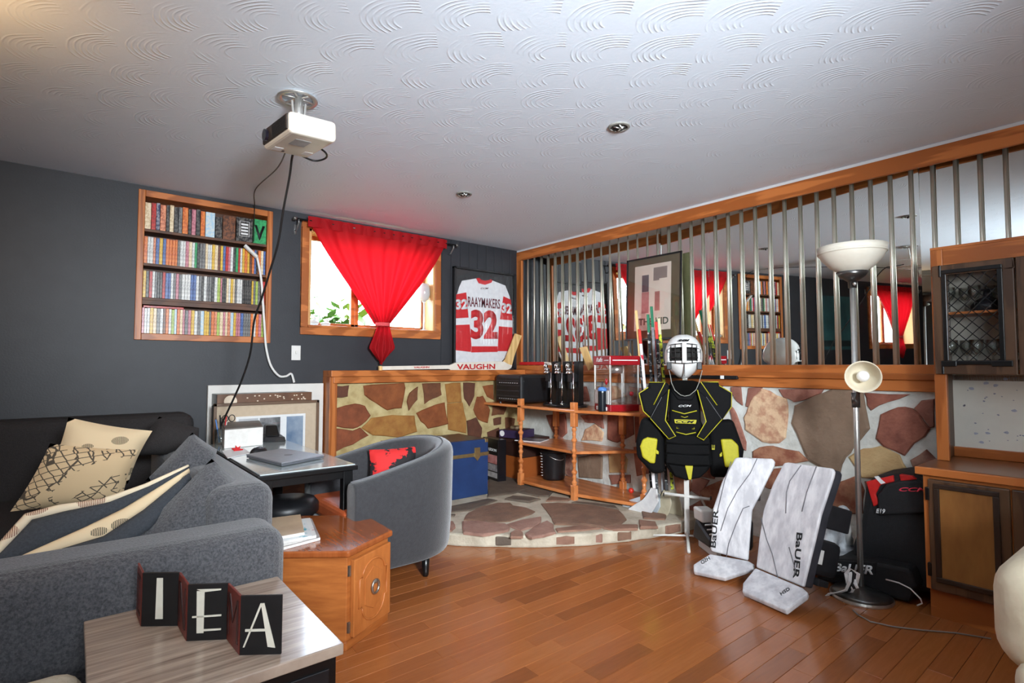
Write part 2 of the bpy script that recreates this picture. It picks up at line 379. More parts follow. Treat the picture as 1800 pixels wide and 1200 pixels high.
right = [(A([(120, 184), (192, 184), (205, 320), (165, 290), (125, 220)]), 0), (A([(255, 192), (362, 188), (300, 260), (265, 335), (235, 330)]), 0),
    (A([(300, 262), (365, 205), (470, 255), (545, 280), (556, 330), (550, 480), (540, 570), (490, 610), (370, 600), (240, 510), (230, 420), (260, 350)]), 2),
    (A([(505, 200), (840, 198), (820, 230), (700, 280), (620, 295), (540, 260)]), 1),
    (A([(640, 340), (780, 270), (920, 215), (1140, 208), (1165, 360), (1195, 510), (1130, 590), (1075, 650), (1020, 720), (975, 840), (930, 850), (740, 745), (680, 610), (615, 470)]), 3),
    (A([(1180, 228), (1520, 240), (1440, 275), (1350, 300), (1230, 360), (1200, 320)]), 4),
    (A([(1310, 405), (1440, 350), (1550, 360), (1600, 400), (1680, 510), (1640, 570), (1560, 620), (1490, 710), (1330, 640), (1275, 580)]), 4),
    (A([(1570, 350), (1625, 292), (1720, 280), (1720, 490), (1690, 495), (1610, 390)]), 0),
    (A([(1062, 735), (1170, 672), (1300, 652), (1440, 720), (1500, 830), (1480, 900), (1160, 890)]), 5),
    (A([(300, 690), (350, 660), (450, 650), (640, 690), (720, 760), (560, 790), (470, 800), (300, 740)]), 6),
    (A([(460, 830), (560, 810), (640, 870), (560, 960), (430, 980), (380, 960)]), 6),
    (A([(930, 950), (1100, 890), (1160, 1000), (1150, 1170), (860, 1170), (870, 1080)]), 6),
    (A([(105, 330), (160, 400), (232, 610), (230, 672), (195, 650), (140, 480)]), 1), (A([(1180, 930), (1400, 930), (1420, 1080), (1200, 1100)]), 0),
    (A([(560, 1000), (780, 880), (860, 900), (800, 1060), (640, 1150)]), 7),
    (A([(-150, 700), (-40, 690), (20, 800), (-20, 900), (-130, 880)]), 7), (A([(-120, 1000), (20, 930), (200, 860), (260, 960), (160, 1120), (-60, 1130)]), 6), (A([(-220, 1130), (-130, 1080), (-90, 1160), (-150, 1220), (-210, 1200)]), 1),
    (A([(-300, 170), (-220, 172), (-200, 330), (-280, 380), (-330, 300)]), 4), (A([(-180, 172), (40, 178), (60, 300), (-60, 420), (-160, 330)]), 1),
    (A([(1740, 300), (1990, 330), (1980, 520), (1760, 480)]), 3),
    (B5([(520, 350), (560, 300), (640, 300), (660, 390), (560, 400)]), 4), (B5([(700, 300), (840, 295), (900, 360), (760, 400)]), 2), (B5([(930, 300), (1010, 310), (1020, 420), (950, 440)]), 1),
    (B5([(610, 490), (745, 485), (755, 570), (700, 535), (640, 530)]), 1), (B5([(640, 580), (700, 545), (752, 600), (740, 655), (615, 650)]), 2), (B5([(790, 490), (945, 480), (950, 610), (850, 660), (790, 640)]), 4),
    (B5([(792, 745), (870, 712), (912, 780), (902, 860), (800, 860)]), 5), (B5([(592, 765), (700, 740), (745, 760), (742, 900), (600, 890)]), 3), (B5([(385, 490), (500, 480), (512, 600), (460, 650), (425, 590)]), 4),
    (B5([(430, 745), (540, 750), (565, 850), (555, 900), (520, 880), (460, 800)]), 7), (B5([(965, 500), (1010, 480), (1030, 600), (970, 660)]), 4), (B5([(960, 700), (1060, 690), (1080, 860), (980, 880)]), 1),
    (B5([(385, 300), (470, 300), (480, 420), (400, 440)]), 1), (B5([(1010, 690), (1110, 700), (1130, 830), (1040, 860)]), 1), (B5([(1050, 500), (1130, 520), (1120, 640), (1060, 630)]), 7), (B5([(440, 560), (500, 660), (560, 720), (470, 730), (430, 660)]), 1), (A([(-330, 880), (-220, 860), (-190, 990), (-300, 1050)]), 6), (A([(-180, 880), (-60, 920), (-130, 1040), (-190, 1000)]), 1), (A([(-60, 560), (60, 520), (110, 640), (20, 690)]), 4), (A([(-260, 560), (-140, 540), (-110, 660), (-230, 680)]), 1), (A([(1420, 900), (1560, 930), (1600, 1100), (1440, 1090)]), 1), (A([(1540, 760), (1660, 680), (1740, 760), (1700, 900), (1580, 890)]), 7), (B5([(800, 880), (930, 880), (930, 930), (820, 940)]), 0)]
def grow(lst, k):
    out = []
    for p, m in lst:
        cx = sum(q[0] for q in p)/len(p); cy = sum(q[1] for q in p)/len(p); out.append(([(cx+(q[0]-cx)*k, cy+(q[1]-cy)*k) for q in p], m))
    return out
wall_stones(grow(right, 1.07), lambda a, b_: (lambda p: (-p.y, p.z))(at(a, b_, x=0)), ((0, 0, 0), (0, -1, 0), (0, 0, 1), (-1, 0, 0)), SM, wr, .016)
Bk = lambda pts: px((560, 640), 5, pts)
YB = -.10
back = [(Bk([(150, 192), (262, 187), (250, 280), (160, 290)]), 3), (Bk([(400, 192), (560, 178), (742, 168), (752, 210), (720, 380), (600, 398), (510, 340), (410, 270)]), 0),
    (Bk([(160, 390), (320, 350), (400, 370), (448, 450), (370, 530), (300, 560), (156, 540)]), 4), (Bk([(156, 565), (300, 585), (360, 560), (430, 625), (300, 700), (156, 760)]), 4),
    (Bk([(385, 560), (470, 475), (640, 450), (830, 455), (852, 590), (700, 640), (480, 620)]), 2), (Bk([(800, 252), (866, 202), (862, 310), (790, 402), (775, 330)]), 1),
    (Bk([(912, 172), (1066, 168), (1075, 268), (1000, 300), (932, 345)]), 1), (Bk([(862, 430), (960, 385), (1098, 340), (1130, 520), (960, 560), (900, 500)]), 0),
    (Bk([(1112, 178), (1240, 165), (1252, 330), (1132, 338)]), 2), (Bk([(1132, 352), (1262, 342), (1290, 480), (1288, 600), (1142, 570)]), 2),
    (Bk([(1272, 165), (1370, 170), (1362, 280), (1322, 365), (1280, 300)]), 3), (Bk([(1392, 290), (1440, 282), (1500, 400), (1480, 510), (1400, 480), (1362, 400)]), 0),
    (Bk([(1302, 500), (1382, 470), (1430, 560), (1420, 640), (1312, 620)]), 3), (Bk([(1442, 195), (1530, 182), (1536, 310), (1480, 282)]), 0), (Bk([(1532, 362), (1650, 362), (1622, 440), (1522, 450)]), 1),
    (Bk([(1535, 480), (1600, 465), (1598, 525), (1540, 535)]), 3), (Bk([(1482, 600), (1580, 560), (1610, 700), (1500, 730)]), 3), (Bk([(1640, 470), (1720, 480), (1710, 600), (1650, 620)]), 1), (Bk([(1560, 190), (1720, 200), (1700, 330), (1570, 330)]), 0)]
wall_stones(grow(back, 1.05), lambda a, b_: (lambda p: (p.x, p.z))(at(a, b_, y=YB)), ((0, YB, 0), (1, 0, 0), (0, 0, 1), (0, -1, 0)), SB, wbl, .014)

# hearth: a low quarter-round stone platform in the corner
HZ = .08; HR = 2.26
hp = [(0, 0)]+[(-HR*math.cos(a)+rs.uniform(-.012, .012), -HR*math.sin(a)+rs.uniform(-.012, .012)) for a in [PI/2*i/40 for i in range(41)]]
he = struct(MB().prism(hp, -.002, HZ).build('hearth', mat('hearth_mortar', (206, 196, 176), (170, 158, 138), 9, .85, bump=1.5, bscale=38), bevel=.014))
Hh = lambda pts: px((760, 820), 5, pts)
hearth = [(Hh([(292, 470), (330, 412), (430, 362), (580, 326), (680, 326), (705, 350), (820, 370), (890, 400), (860, 420), (680, 480), (530, 490)]), 1),
    (Hh([(972, 336), (1100, 330), (1400, 350), (1620, 390), (1690, 470), (1640, 510), (1500, 540), (1340, 520), (1085, 510), (1060, 450)]), 1),
    (Hh([(642, 290), (705, 267), (880, 282), (945, 292), (850, 320), (720, 302)]), 2), (Hh([(272, 492), (390, 485), (640, 515), (672, 540), (660, 570), (560, 590), (450, 608), (282, 590)]), 3),
    (Hh([(662, 512), (800, 470), (950, 450), (950, 490), (880, 540), (780, 565), (690, 532)]), 3), (Hh([(822, 600), (900, 540), (1010, 490), (1060, 520), (1080, 590), (980, 615), (880, 630)]), 3),
    (Hh([(690, 590), (725, 567), (790, 580), (795, 625), (690, 625)]), 0), (Hh([(1092, 550), (1300, 526), (1470, 550), (1300, 568), (1110, 580)]), 0), (Hh([(1512, 550), (1640, 522), (1800, 520), (1800, 555), (1600, 562)]), 0),
    (Hh([(500, 122), (720, 62), (800, 110), (868, 195), (700, 240), (560, 260), (492, 270)]), 2), (Hh([(762, 230), (880, 192), (1060, 222), (1020, 268), (940, 270)]), 2), (Hh([(102, 370), (490, 288), (560, 302), (330, 390), (112, 408)]), 2),
    (Hh([(102, 422), (200, 426), (190, 440), (102, 458)]), 2), (Hh([(60, 500), (180, 490), (200, 540), (170, 568), (60, 565)]), 3), (Hh([(1042, 272), (1220, 290), (1190, 303), (1002, 310)]), 1), (Hh([(1262, 312), (1600, 352), (1630, 378), (1440, 352), (1232, 322)]), 2),
    (Hh([(890, 120), (1100, 180), (1280, 230), (1200, 260), (920, 180)]), 2), (Hh([(1820, 480), (1960, 500), (1980, 540), (1830, 545)]), 0), (Hh([(1840, 380), (2050, 420), (2040, 470), (1860, 460)]), 1)]
wall_stones(grow(hearth, 1.05), lambda a, b_: (lambda p: (p.x, p.y))(at(a, b_, z=HZ)), ((0, 0, HZ), (1, 0, 0), (0, 1, 0), (0, 0, 1)), SH, he, .012)
# rim stones set into the curved edge
for a0, a1, k in [(.62, .67, 0), (.69, .72, 3), (.75, .78, 1), (.52, .57, 2), (.86, .9, 0)]:
    q = [PI/2*a0, PI/2*a1]
    pts = [(-math.cos(t)*(HR+.004), -math.sin(t)*(HR+.004)) for t in (q[0], (q[0]+q[1])/2, q[1])]
    MB().hull([(x_, y_, .012) for x_, y_ in pts]+[(pts[2][0]*.985, pts[2][1]*.985, .012), (pts[0][0]*.985, pts[0][1]*.985, .012)], [(x_, y_, .07) for x_, y_ in pts]+[(pts[2][0]*.985, pts[2][1]*.985, .07), (pts[0][0]*.985, pts[0][1]*.985, .07)]).build('stone', SH[k], he, bevel=.006, seg=1)

# wooden ledges, posts and header
def board(name, a, b_, m, bev=.004): return struct(MB().bb(a, b_).build(name, m, None, bevel=bev))
board('trim_1', (-2.09, -.19, 1.085), (-.02, 0, 1.135), WOODX)                 # cap of the back stone wall
board('trim_2', (-2.06, -.165, 1.03), (-.03, -.02, 1.085), WOODX)
board('trim_3', (-2.09, -.155, 0), (-2.025, 0, 1.085), WOOD)                    # its end post
board('trim_4', (-.01, YF, 1.13), (.36, 0, 1.182), WOODY)                        # ledge under the mirrors
board('trim_5', (-.05, YF, 1.095), (.02, -.02, 1.131), WOODY)
board('trim_6', (-.028, YF, 1.03), (.02, -.02, 1.096), WOODY)
board('trim_7', (-.012, YF, 2.302), (.012, 0, 2.398), WOODY)                       # header over the mirrors
board('trim_8', (-.006, YF, 2.385), (.36, 0, 2.418), mat('ceil_white', (205, 205, 207), (198, 198, 200), 5, .6))
board('trim_9', (-.012, -.085, 1.182), (.02, 0, 2.302), WOOD)                   # corner post
board('trim_10', (.02, -.03, 1.182), (.36, -.0, 2.41), NAVY)  # niche return, coloured navy to stand in for a dark mirror reflection
# mirror panels, each hung a few degrees askew
MIR = bpy.data.materials.new('mirror_silver'); MIR.use_nodes = True
_b = MIR.node_tree.nodes['Principled BSDF']; _b.inputs['Metallic'].default_value = 1; _b.inputs['Roughness'].default_value = .012; _b.inputs['Base Color'].default_value = (.80, .83, .81, 1)
mir = thing('wall_mirror', 'wide mirrored wall of tall panels behind the chrome poles', 'mirror', (.2, -2.5, 1.182))
PD = (3.534-.146)/33
JN = [(-.04, .24), (-.70, .276), (-1.66, .262), (-2.14, .215), (-3.57, .045), (-4.91, .04), (-6.2, .04)]
for (ya, xa), (yb, xb), mt in zip(JN, JN[1:], (.01, .0275, .012, .01, -.01, -.01)):
    c = V(((xa+xb)/2-.2, (ya+yb)/2+2.5, 1.75-1.182)); hw = math.hypot(xa-xb, ya-yb)/2
    M = Matrix.Translation(c) @ Matrix.Rotation(math.atan2(xb-xa, ya-yb), 4, 'Z') @ Matrix.Rotation(-mt, 4, 'Y')
    MB().bb((0, -hw, -.585), (.006, hw, .655), M).build('mirror_panel', MIR, mir)
pol = thing('pole_screen', 'row of slim chrome poles standing in front of the mirrored wall', 'screen', (.03, -2.5, 1.182))
def mirror_x(y):
    for (ya, xa), (yb, xb) in zip(JN, JN[1:]):
        if yb <= y <= ya: return xa+(xb-xa)*(ya-y)/(ya-yb)
    return JN[0][1] if y > JN[0][0] else JN[-1][1]
for n in range(0, 47):                                               # evenly spaced along the mirrors, each touching the glass
    p = V((.03, -(.146+PD*n), 1.75)); d = p-CAM; t = 1.0
    for _ in range(30):
        q = CAM+d*t; t += (mirror_x(q.y)-.014-q.x)/d.x
    q = CAM+d*t
    if q.y > -.06: q = p                                             # the first few stand clear in front of the dark return
    MB().lathe([(.0095, 0), (.0095, 1.225)], (q.x-.03, q.y+2.5, 0), 10).build('pole', CHROME, pol, smooth=True)

# window 1: casing, jambs, sashes, panes
def window(name, hole, mull):
    x0, x1, z0, z1 = hole; c = .06; wf = MB()
    for a, b_ in (((x0-c, -.022, z1), (x1+c, 0, z1+c)), ((x0-c, -.022, z0-c), (x1+c, 0, z0)), ((x0-c, -.022, z0), (x0, 0, z1)), ((x1, -.022, z0), (x1+c, 0, z1))): wf.bb(a, b_)
    w = struct(wf.build(name, WOODX, None, bevel=.004))
    j = MB()
    for a, b_ in (((x0, -.01, z1-.02), (x1, .22, z1)), ((x0, -.01, z0), (x0+.02, .22, z1)), ((x1-.02, -.01, z0), (x1, .22, z1))): j.bb(a, b_)
    j.build('jamb', mat('pine_jamb', (214, 168, 112), (196, 148, 92), 4, .45, kind='wave', stretch=(3, 3, .5)), w)
    MB().bb((x0, -.03, z0), (x1, .22, z0+.02)).build('sill', WOODX, w, bevel=.003)
    ym = .15
    for a, b_ in ((x0+.02, mull), (mull, x1-.02)):
        s = MB(); t = .035
        for p, q in (((a, ym, z0+.02), (b_, ym+.035, z0+.02+t)), ((a, ym, z1-.02-t), (b_, ym+.035, z1-.02)), ((a, ym, z0), (a+t, ym+.035, z1-.02)), ((b_-t, ym, z0), (b_, ym+.035, z1-.02))): s.bb(p, q)
        so = s.build('sash', WOODX, w, bevel=.003)
        MB().bb((a+t, ym+.014, z0+.05), (b_-t, ym+.02, z1-.05)).build('pane', GLASS, so)
    return w
window('window_1', W1, -1.76); window('window_2', W2, -6.05)
struct(MB().bb((-12, .26, .7), (4, 30, 1.2)).build('ground_outside', mat('lawn', (92, 120, 50), (120, 140, 70), 12, .9)))
# ------------------------------------------------------------------ recessed bookcase and its films
def slab(mb, pts, z, h):
    q = [at(a, b_, z=z) for a, b_ in pts]; return mb.hull(q, [p+V((0, 0, h)) for p in q])
bk = thing('bookcase', 'recessed oak bookcase packed with film cases in the navy wall', 'bookcase', (-2.948, 0, BC[2]))
def bkm(): return MB(Matrix.Translation((2.948, 0, -BC[2])))
x0, x1, z0, z1 = BC
for a, b_ in (((x0, -.014, z0), (x0+.04, .16, z1)), ((x1-.04, -.014, z0), (x1, .16, z1))): bkm().bb(a, b_).build('side_panel', WOOD, bk, bevel=.003)
bkm().bb((x0+.04, -.014, z1-.045), (x1-.04, .16, z1)).build('top_panel', WOODX, bk, bevel=.003)
bkm().bb((x0+.04, -.014, z0), (x1-.04, .16, z0+.045)).build('bottom_panel', WOODX, bk, bevel=.003)
DKW = mat('dark_shelf_wood', (96, 58, 34), (78, 46, 28), 4, .5, kind='wave', stretch=(.4, 3, 3))
bkm().bb((x0+.03, .15, z0+.02), (x1-.03, .165, z1-.02)).build('back_panel', DKW, bk)
SHZ = [at(253, y, y=0).z for y in (401, 461.5, 522)]
for z in SHZ: bkm().bb((x0+.04, -.004, z-.02), (x1-.04, .15, z)).build('shelf', DKW, bk, bevel=.002)
bkm().bb((x0+.04, -.003, SHZ[2]-.048), (x1-.04, .003, SHZ[2]-.02)).build('rail', DKW, bk)
PAL = {'cream': ((232, 214, 182), (206, 180, 140)), 'red': ((196, 44, 36), (150, 28, 26)), 'navy': ((40, 48, 84), (150, 150, 160)), 'orange': ((226, 132, 62), (196, 92, 40)), 'black': ((26, 24, 26), (96, 92, 88)),
       'grey': ((128, 126, 124), (84, 84, 86)), 'white': ((226, 226, 222), (186, 186, 184)), 'yellow': ((226, 188, 66), (196, 150, 50)), 'brown': ((124, 74, 46), (76, 46, 32)), 'blue': ((86, 116, 176), (58, 78, 128)),
       'green': ((52, 160, 96), (40, 130, 78)), 'pink': ((206, 136, 146), (168, 96, 112)), 'pale blue': ((168, 200, 220), (206, 214, 214)), 'lime': ((176, 196, 92), (140, 160, 70)), 'salmon': ((226, 150, 112), (180, 96, 66))}
def spine_mat(k):
    a, b_ = PAL[k]
    return mat('film_'+k.replace(' ', '_'), a, b_, 5, .32, stretch=(9, 1, 9), sharp=(.44, .56), coat=.3, detail=2)
def film(x, w, z, h, k, label, group, tilt=0, d=.132, y=.004):
    mb = MB(); mb.box((0, d/2, h/2), (w, d, h)); o = mb.build('film_case', spine_mat(k), None, bevel=.0012, seg=1)
    o.location = (x+w/2, y, z+.001); o.rotation_euler = (0, tilt, 0); return tag(o, label, 'film case', group)
X = lambda zx, y: at(220+zx/3.87, y, y=0).x
row1 = [(130, 178, 'cream'), (180, 212, 'red'), (213, 239, 'navy'), (241, 280, 'salmon'), (282, 304, 'black'), (306, 334, 'cream'), (336, 364, 'black'), (366, 391, 'grey'), (393, 431, 'orange'), (433, 454, 'black'), (456, 484, 'pink'), (486, 514, 'black'), (517, 547, 'orange'), (550, 614, 'pale blue'), (618, 664, 'black'), (668, 754, 'brown'), (760, 872, 'black'), (876, 972, 'green')]
seen = {}
for i, (a, b_, k) in enumerate(row1):
    xa, xb = X(a, 380), X(b_, 380)
    xa = max(xa, x0+.042); xb = min(xb, x1-.042)
    h = {13: .185, 14: .16, 15: .18, 16: .185, 17: .19}.get(i, .188+.008*((i*7) % 3-1)/2)
    zt = SHZ[0]
    lb = 'thick %s tape case, %s from the left on the top shelf' % (k, ORD[i]) if i < 15 else ['brown patterned case facing outwards on the top shelf', 'black case with white framed lines facing outwards on the top shelf', 'bright green case marked with a large black V'][i-15]
    o = film(xa, xb-xa-.001, zt, h, k, lb, 'film cases on the top shelf', d=.12 if i < 15 else .02, y=.006)
    if i == 16:
        w = xb-xa
        for s in range(4): MB().box((0, -.0008, h*(.72-.13*s)), (w*.42, .001, .012)).build('title_line', WHITEP, o)
        for p, q in (((-w*.3, h*.22), (w*.3, h*.23)), ((-w*.3, h*.84), (w*.3, h*.85)), ((-w*.3, h*.22), (-w*.28, h*.85)), ((w*.28, h*.22), (w*.3, h*.85))): MB().bb((p[0], -.0012, p[1]), (q[0], 0, q[1])).build('title_frame', WHITEP, o)
    if i == 17:
        w = xb-xa; text('letter', 'V', BLACKP, o, (-w*.42, -.0005, h*.15), (w*.8, 0, 0), (0, 0, h*.6), bold=.03)
rf = random.Random(21)
def row(zb, n, ks, word, hgt):
    xa, xb = x0+.043, x1-.043; ws = [rf.uniform(.75, 1.25) for _ in range(n)]; s = (xb-xa)/sum(ws); x = xa
    for i in range(n):
        w = ws[i]*s; k = ks[i] if i < len(ks) else rf.choice(ks)
        film(x, w-.0009, zb, hgt+rf.choice([0, 0, .002, -.003]), k, 'slim %s film case, %s from the left on the %s shelf' % (k, ORD[i], word), 'film cases on the %s shelf' % word, y=.006+rf.uniform(0, .004)); x += w
wts = ['white', 'cream', 'green', 'red', 'black', 'orange', 'yellow', 'grey', 'white', 'salmon', 'brown', 'pink', 'orange', 'white', 'yellow', 'blue']
row(SHZ[1], 46, [rf.choice(wts+['orange', 'yellow', 'cream']) for _ in range(46)], 'second', .186)
wts3 = ['yellow', 'grey', 'black', 'pink', 'red', 'white', 'grey', 'black', 'red', 'blue', 'white', 'grey', 'black', 'lime', 'cream', 'grey', 'white']
row(SHZ[2], 48, ['yellow']+[rf.choice(wts3) for _ in range(47)], 'third', .184)
wts4 = ['grey', 'brown', 'cream', 'white', 'blue', 'yellow', 'orange', 'salmon', 'white', 'lime', 'orange', 'pink', 'pale blue', 'grey', 'cream', 'white']
row(z0+.046, 44, [rf.choice(wts4) for _ in range(44)], 'bottom', .176)
zz = z0+.046+.178
o = MB().bb((-.12, 0, 0), (.12, .1, .014)).build('film_case', spine_mat('red'), None, bevel=.001, seg=1); o.location = (x0+.17, .012, zz+.002); tag(o, 'red case lying flat on top of the bottom row of films', 'film case')

# ------------------------------------------------------------------ curtains
def cloth_mat(name, c, tr):
    m = bpy.data.materials.new(name); m.use_nodes = True; N = m.node_tree.nodes; L = m.node_tree.links
    b = N['Principled BSDF']; b.inputs['Roughness'].default_value = .8
    n = N.new('ShaderNodeTexNoise'); n.inputs['Scale'].default_value = 120; tc = N.new('ShaderNodeTexCoord'); L.new(tc.outputs['Object'], n.inputs['Vector'])
    mx = N.new('ShaderNodeMix'); mx.data_type = 'RGBA'; mx.inputs['A'].default_value = c; mx.inputs['B'].default_value = tuple(k*.85 for k in c[:3])+(1,); L.new(n.outputs['Fac'], mx.inputs['Factor'])
    L.new(mx.outputs['Result'], b.inputs['Base Color'])
    t = N.new('ShaderNodeBsdfTranslucent'); t.inputs['Color'].default_value = tr; s = N.new('ShaderNodeMixShader'); s.inputs[0].default_value = .55
    L.new(b.outputs[0], s.inputs[1]); L.new(t.outputs[0], s.inputs[2]); L.new(s.outputs[0], N['Material Output'].inputs[0]); return m
REDC = cloth_mat('red_cotton', rgb(206, 18, 30), rgb(176, 12, 24))
def curtain(xa, xb, zt, xt, zt2, zb, label, rod_label):
    """a gathered panel tied to a point, with the tail hanging below"""
    y0 = -.085
    cu = thing('curtain', label, 'curtain', (0, 0, 0))
    def fn(u, v):
        s = v; gather = (1-s)
        xx = xa+(xb-xa)*u; sidec = .16*math.sin(PI*v)*(1 if True else 0)
        cx = xt+(u-.5)*.13
        x = xx*(1-s)+cx*s
        edge = (abs(u-.5)*2)**1.5
        x += (xt-x)*(-.07)*math.sin(PI*v)
        z = zt+(zt2-zt)*v-.0*edge
        fold = math.sin(u*PI*15+1.5*math.sin(3*v))*(.014+.012*v)+.008*math.sin(u*41)
        return V((x, y0+fold-.02*math.sin(PI*v), z))
    MB().grid(fn, 110, 26).build('panel', REDC, cu, smooth=True)
    def heading(u, v): return V((xa+(xb-xa)*u, y0-.012+.006*math.sin(u*90), zt+.015-.085*v))
    MB().grid(heading, 90, 2).build('heading', REDC, cu, smooth=True)
    def tail(u, v):
        w = .05+.075*min(1, v*1.6)-.10*max(0, v-.62)/.38
        q = (u-.5)*2
        return V((xt+.0+q*w*(1 if v < .99 else .6)-.02*v, y0-.03+.02*math.sin(u*PI*7), zt2-.0-(zt2-zb)*v*(1-.12*abs(q)*v)))
    MB().grid(tail, 40, 14).build('tail', REDC, cu, smooth=True)
    MB().tube([(xt+.062*math.cos(a), y0-.01+.042*math.sin(a), zt2) for a in [2*PI*i/24 for i in range(24)]], .011, 8, True, (1.6, .6)).build('tie_band', mat('pink_tie', (232, 92, 96), (214, 70, 78), 60, .8), cu, smooth=True)
    rd = thing('curtain_rod', rod_label, 'curtain rod', (0, 0, 0))
    MB().tube([(xa-.1, y0, zt-.02), (xb+.12, y0, zt-.02)], .008, 10).build('rod', BLACKM, rd, smooth=True)
    for x in (xa-.1, xb+.12):
        MB().ball((x, y0, zt-.02), .017).build('finial', mat('grey_finial', (120, 116, 112), (90, 88, 86), 20, .35, metal=.7), rd, smooth=True)
    for x in (xa-.07, xb+.08):
        MB().tube([(x, 0, zt-.10), (x, -.03, zt-.10), (x, y0, zt-.05), (x, y0, zt-.02)], .007, 8).bb((x-.012, -.006, zt-.13), (x+.012, 0, zt-.05)).build('bracket', mat('silver_bracket', (150, 150, 150), (120, 120, 120), 20, .35, metal=.6), rd, smooth=True)
curtain(-2.265, -.95, 2.365, -1.605, 1.535, 1.18, 'sheer red curtain gathered to one tied knot over the window beside the jersey', 'dark curtain rod above the window beside the jersey')
curtain(-6.62, -5.42, 2.34, -6.05, 1.53, 1.18, 'sheer red curtain over the far window, seen only in the mirror', 'dark curtain rod above the far window, seen in the mirror')
# poster beyond the frame, seen in the mirror
po = thing('poster', 'tall teal poster on the navy wall, seen in the mirror', 'poster', (-4.58, -.02, 1.33))
MB().bb((-.44, -.012, 0), (.44, 0, .82)).build('sheet', mat('teal_print', (60, 108, 112), (24, 44, 52), 2.2, .4, stretch=(1, 1, .7)), po)
MB().bb((-.40, -.0135, .05), (.40, -.012, .14)).build('lower_band', mat('dark_print', (20, 32, 36), (40, 56, 58), 6, .5), po)

# ------------------------------------------------------------------ framed jersey
JX0, JX1, JZ0, JZ1 = -.834, -.063, 1.138, 2.15
jf = thing('framed_jersey', 'framed red and white hockey jersey hung in the corner under glass', 'framed jersey', (-.45, 0, JZ0))
T = Matrix.Translation((.45, 0, -JZ0))
def JP(a, b_, y): p = at(780+a/5, 420+b_/5, y=y); return (p.x+.45, p.z-JZ0)
MB(T).bb((JX0+.01, -.018, JZ0), (JX1-.01, -.007, JZ1-.01)).build('backing', mat('charcoal_mat', (58, 58, 60), (50, 50, 52), 30, .8), jf)
for a, b_ in (((JX0, -.055, JZ0), (JX0+.018, -.006, JZ1)), ((JX1-.018, -.055, JZ0), (JX1, -.006, JZ1)), ((JX0, -.055, JZ1-.018), (JX1, -.006, JZ1)), ((JX0, -.055, JZ0), (JX1, -.006, JZ0+.018))): MB(T).bb(a, b_).build('frame_rail', BLACK, jf, bevel=.002)
XZ = lambda y: Matrix(((1, 0, 0, 0), (0, 0, 1, y), (0, 1, 0, 0), (0, 0, 0, 1)))
def flat(name, pts, y, th, m, parent, bev=.002):
    """a flat cut-out standing in a plane of constant y; its face looks to -y"""
    return MB().prism([JP(a, b_, -.03) for a, b_ in pts], y-th, y, XZ(0)).build(name, m, parent, bevel=bev, seg=1)
JW = mat('jersey_white', (226, 226, 228), (212, 212, 216), 30, .8, bump=.4, bscale=400)
JR = mat('jersey_red', (206, 44, 48), (188, 36, 42), 30, .8, bump=.4, bscale=400)
JB = flat('jersey_body', [(165, 365), (288, 345), (302, 374), (330, 392), (365, 398), (400, 390), (420, 378), (430, 363), (545, 408), (585, 510), (608, 700), (606, 960), (572, 985), (560, 1025), (500, 1090), (112, 1090), (103, 985), (98, 700), (103, 500), (122, 480), (140, 420)], -.018, .007, JW, jf)
flat('collar', [(286, 345), (314, 340), (332, 358), (365, 366), (400, 360), (414, 352), (430, 363), (422, 382), (365, 402), (308, 388)], -.025, .004, JR, JB)
flat('sleeve_stripe', [(108, 486), (200, 468), (221, 690), (100, 697)], -.025, .002, JR, JB); flat('sleeve_stripe', [(99, 756), (230, 750), (246, 935), (240, 992), (102, 976)], -.025, .002, JR, JB)
flat('sleeve_stripe', [(526, 502), (592, 532), (606, 715), (496, 705)], -.025, .002, JR, JB); flat('sleeve_stripe', [(486, 766), (606, 776), (604, 962), (572, 985), (476, 985)], -.025, .002, JR, JB)
flat('hem_stripe', [(246, 942), (476, 942), (476, 992), (242, 996)], -.0252, .002, JR, JB)
flat('hem_patch', [(342, 985), (350, 960), (372, 950), (392, 962), (400, 990)], -.0275, .0015, JR, JB)
def jt(body, org, right, up, m, **k):
    f = lambda p: V((JP(*p, -.03)[0], 0, JP(*p, -.03)[1])); O = f(org); O.y = -.0272
    return text('lettering', body, m, JB, O, f((org[0]+right[0], org[1]+right[1]))-V((O.x, 0, O.z)), f((org[0]+up[0], org[1]+up[1]))-V((O.x, 0, O.z)), **k)
jt('RAAYMAKERS', (214, 592), (282, 22), (0, -88), mat('maroon_print', (110, 34, 48), (98, 28, 42), 60, .6), bold=.012)
jt('32', (238, 880), (240, 0), (0, -262), JR, bold=.05); jt('32', (106, 622), (106, -6), (0, -92), JW, bold=.05); jt('32', (511, 648), (90, 12), (0, -90), JW, bold=.05)
jt('CCM', (326, 440), (68, 0), (0, -14), mat('maroon_print', (1, 1, 1)), shear=.3, bold=.02)
MB(T).bb((JX0+.016, -.05, JZ0+.016), (JX1-.016, -.047, JZ1-.016)).build('glass', glass_mat('museum_glass', (1, 1, 1), 0, .03, .12), jf)

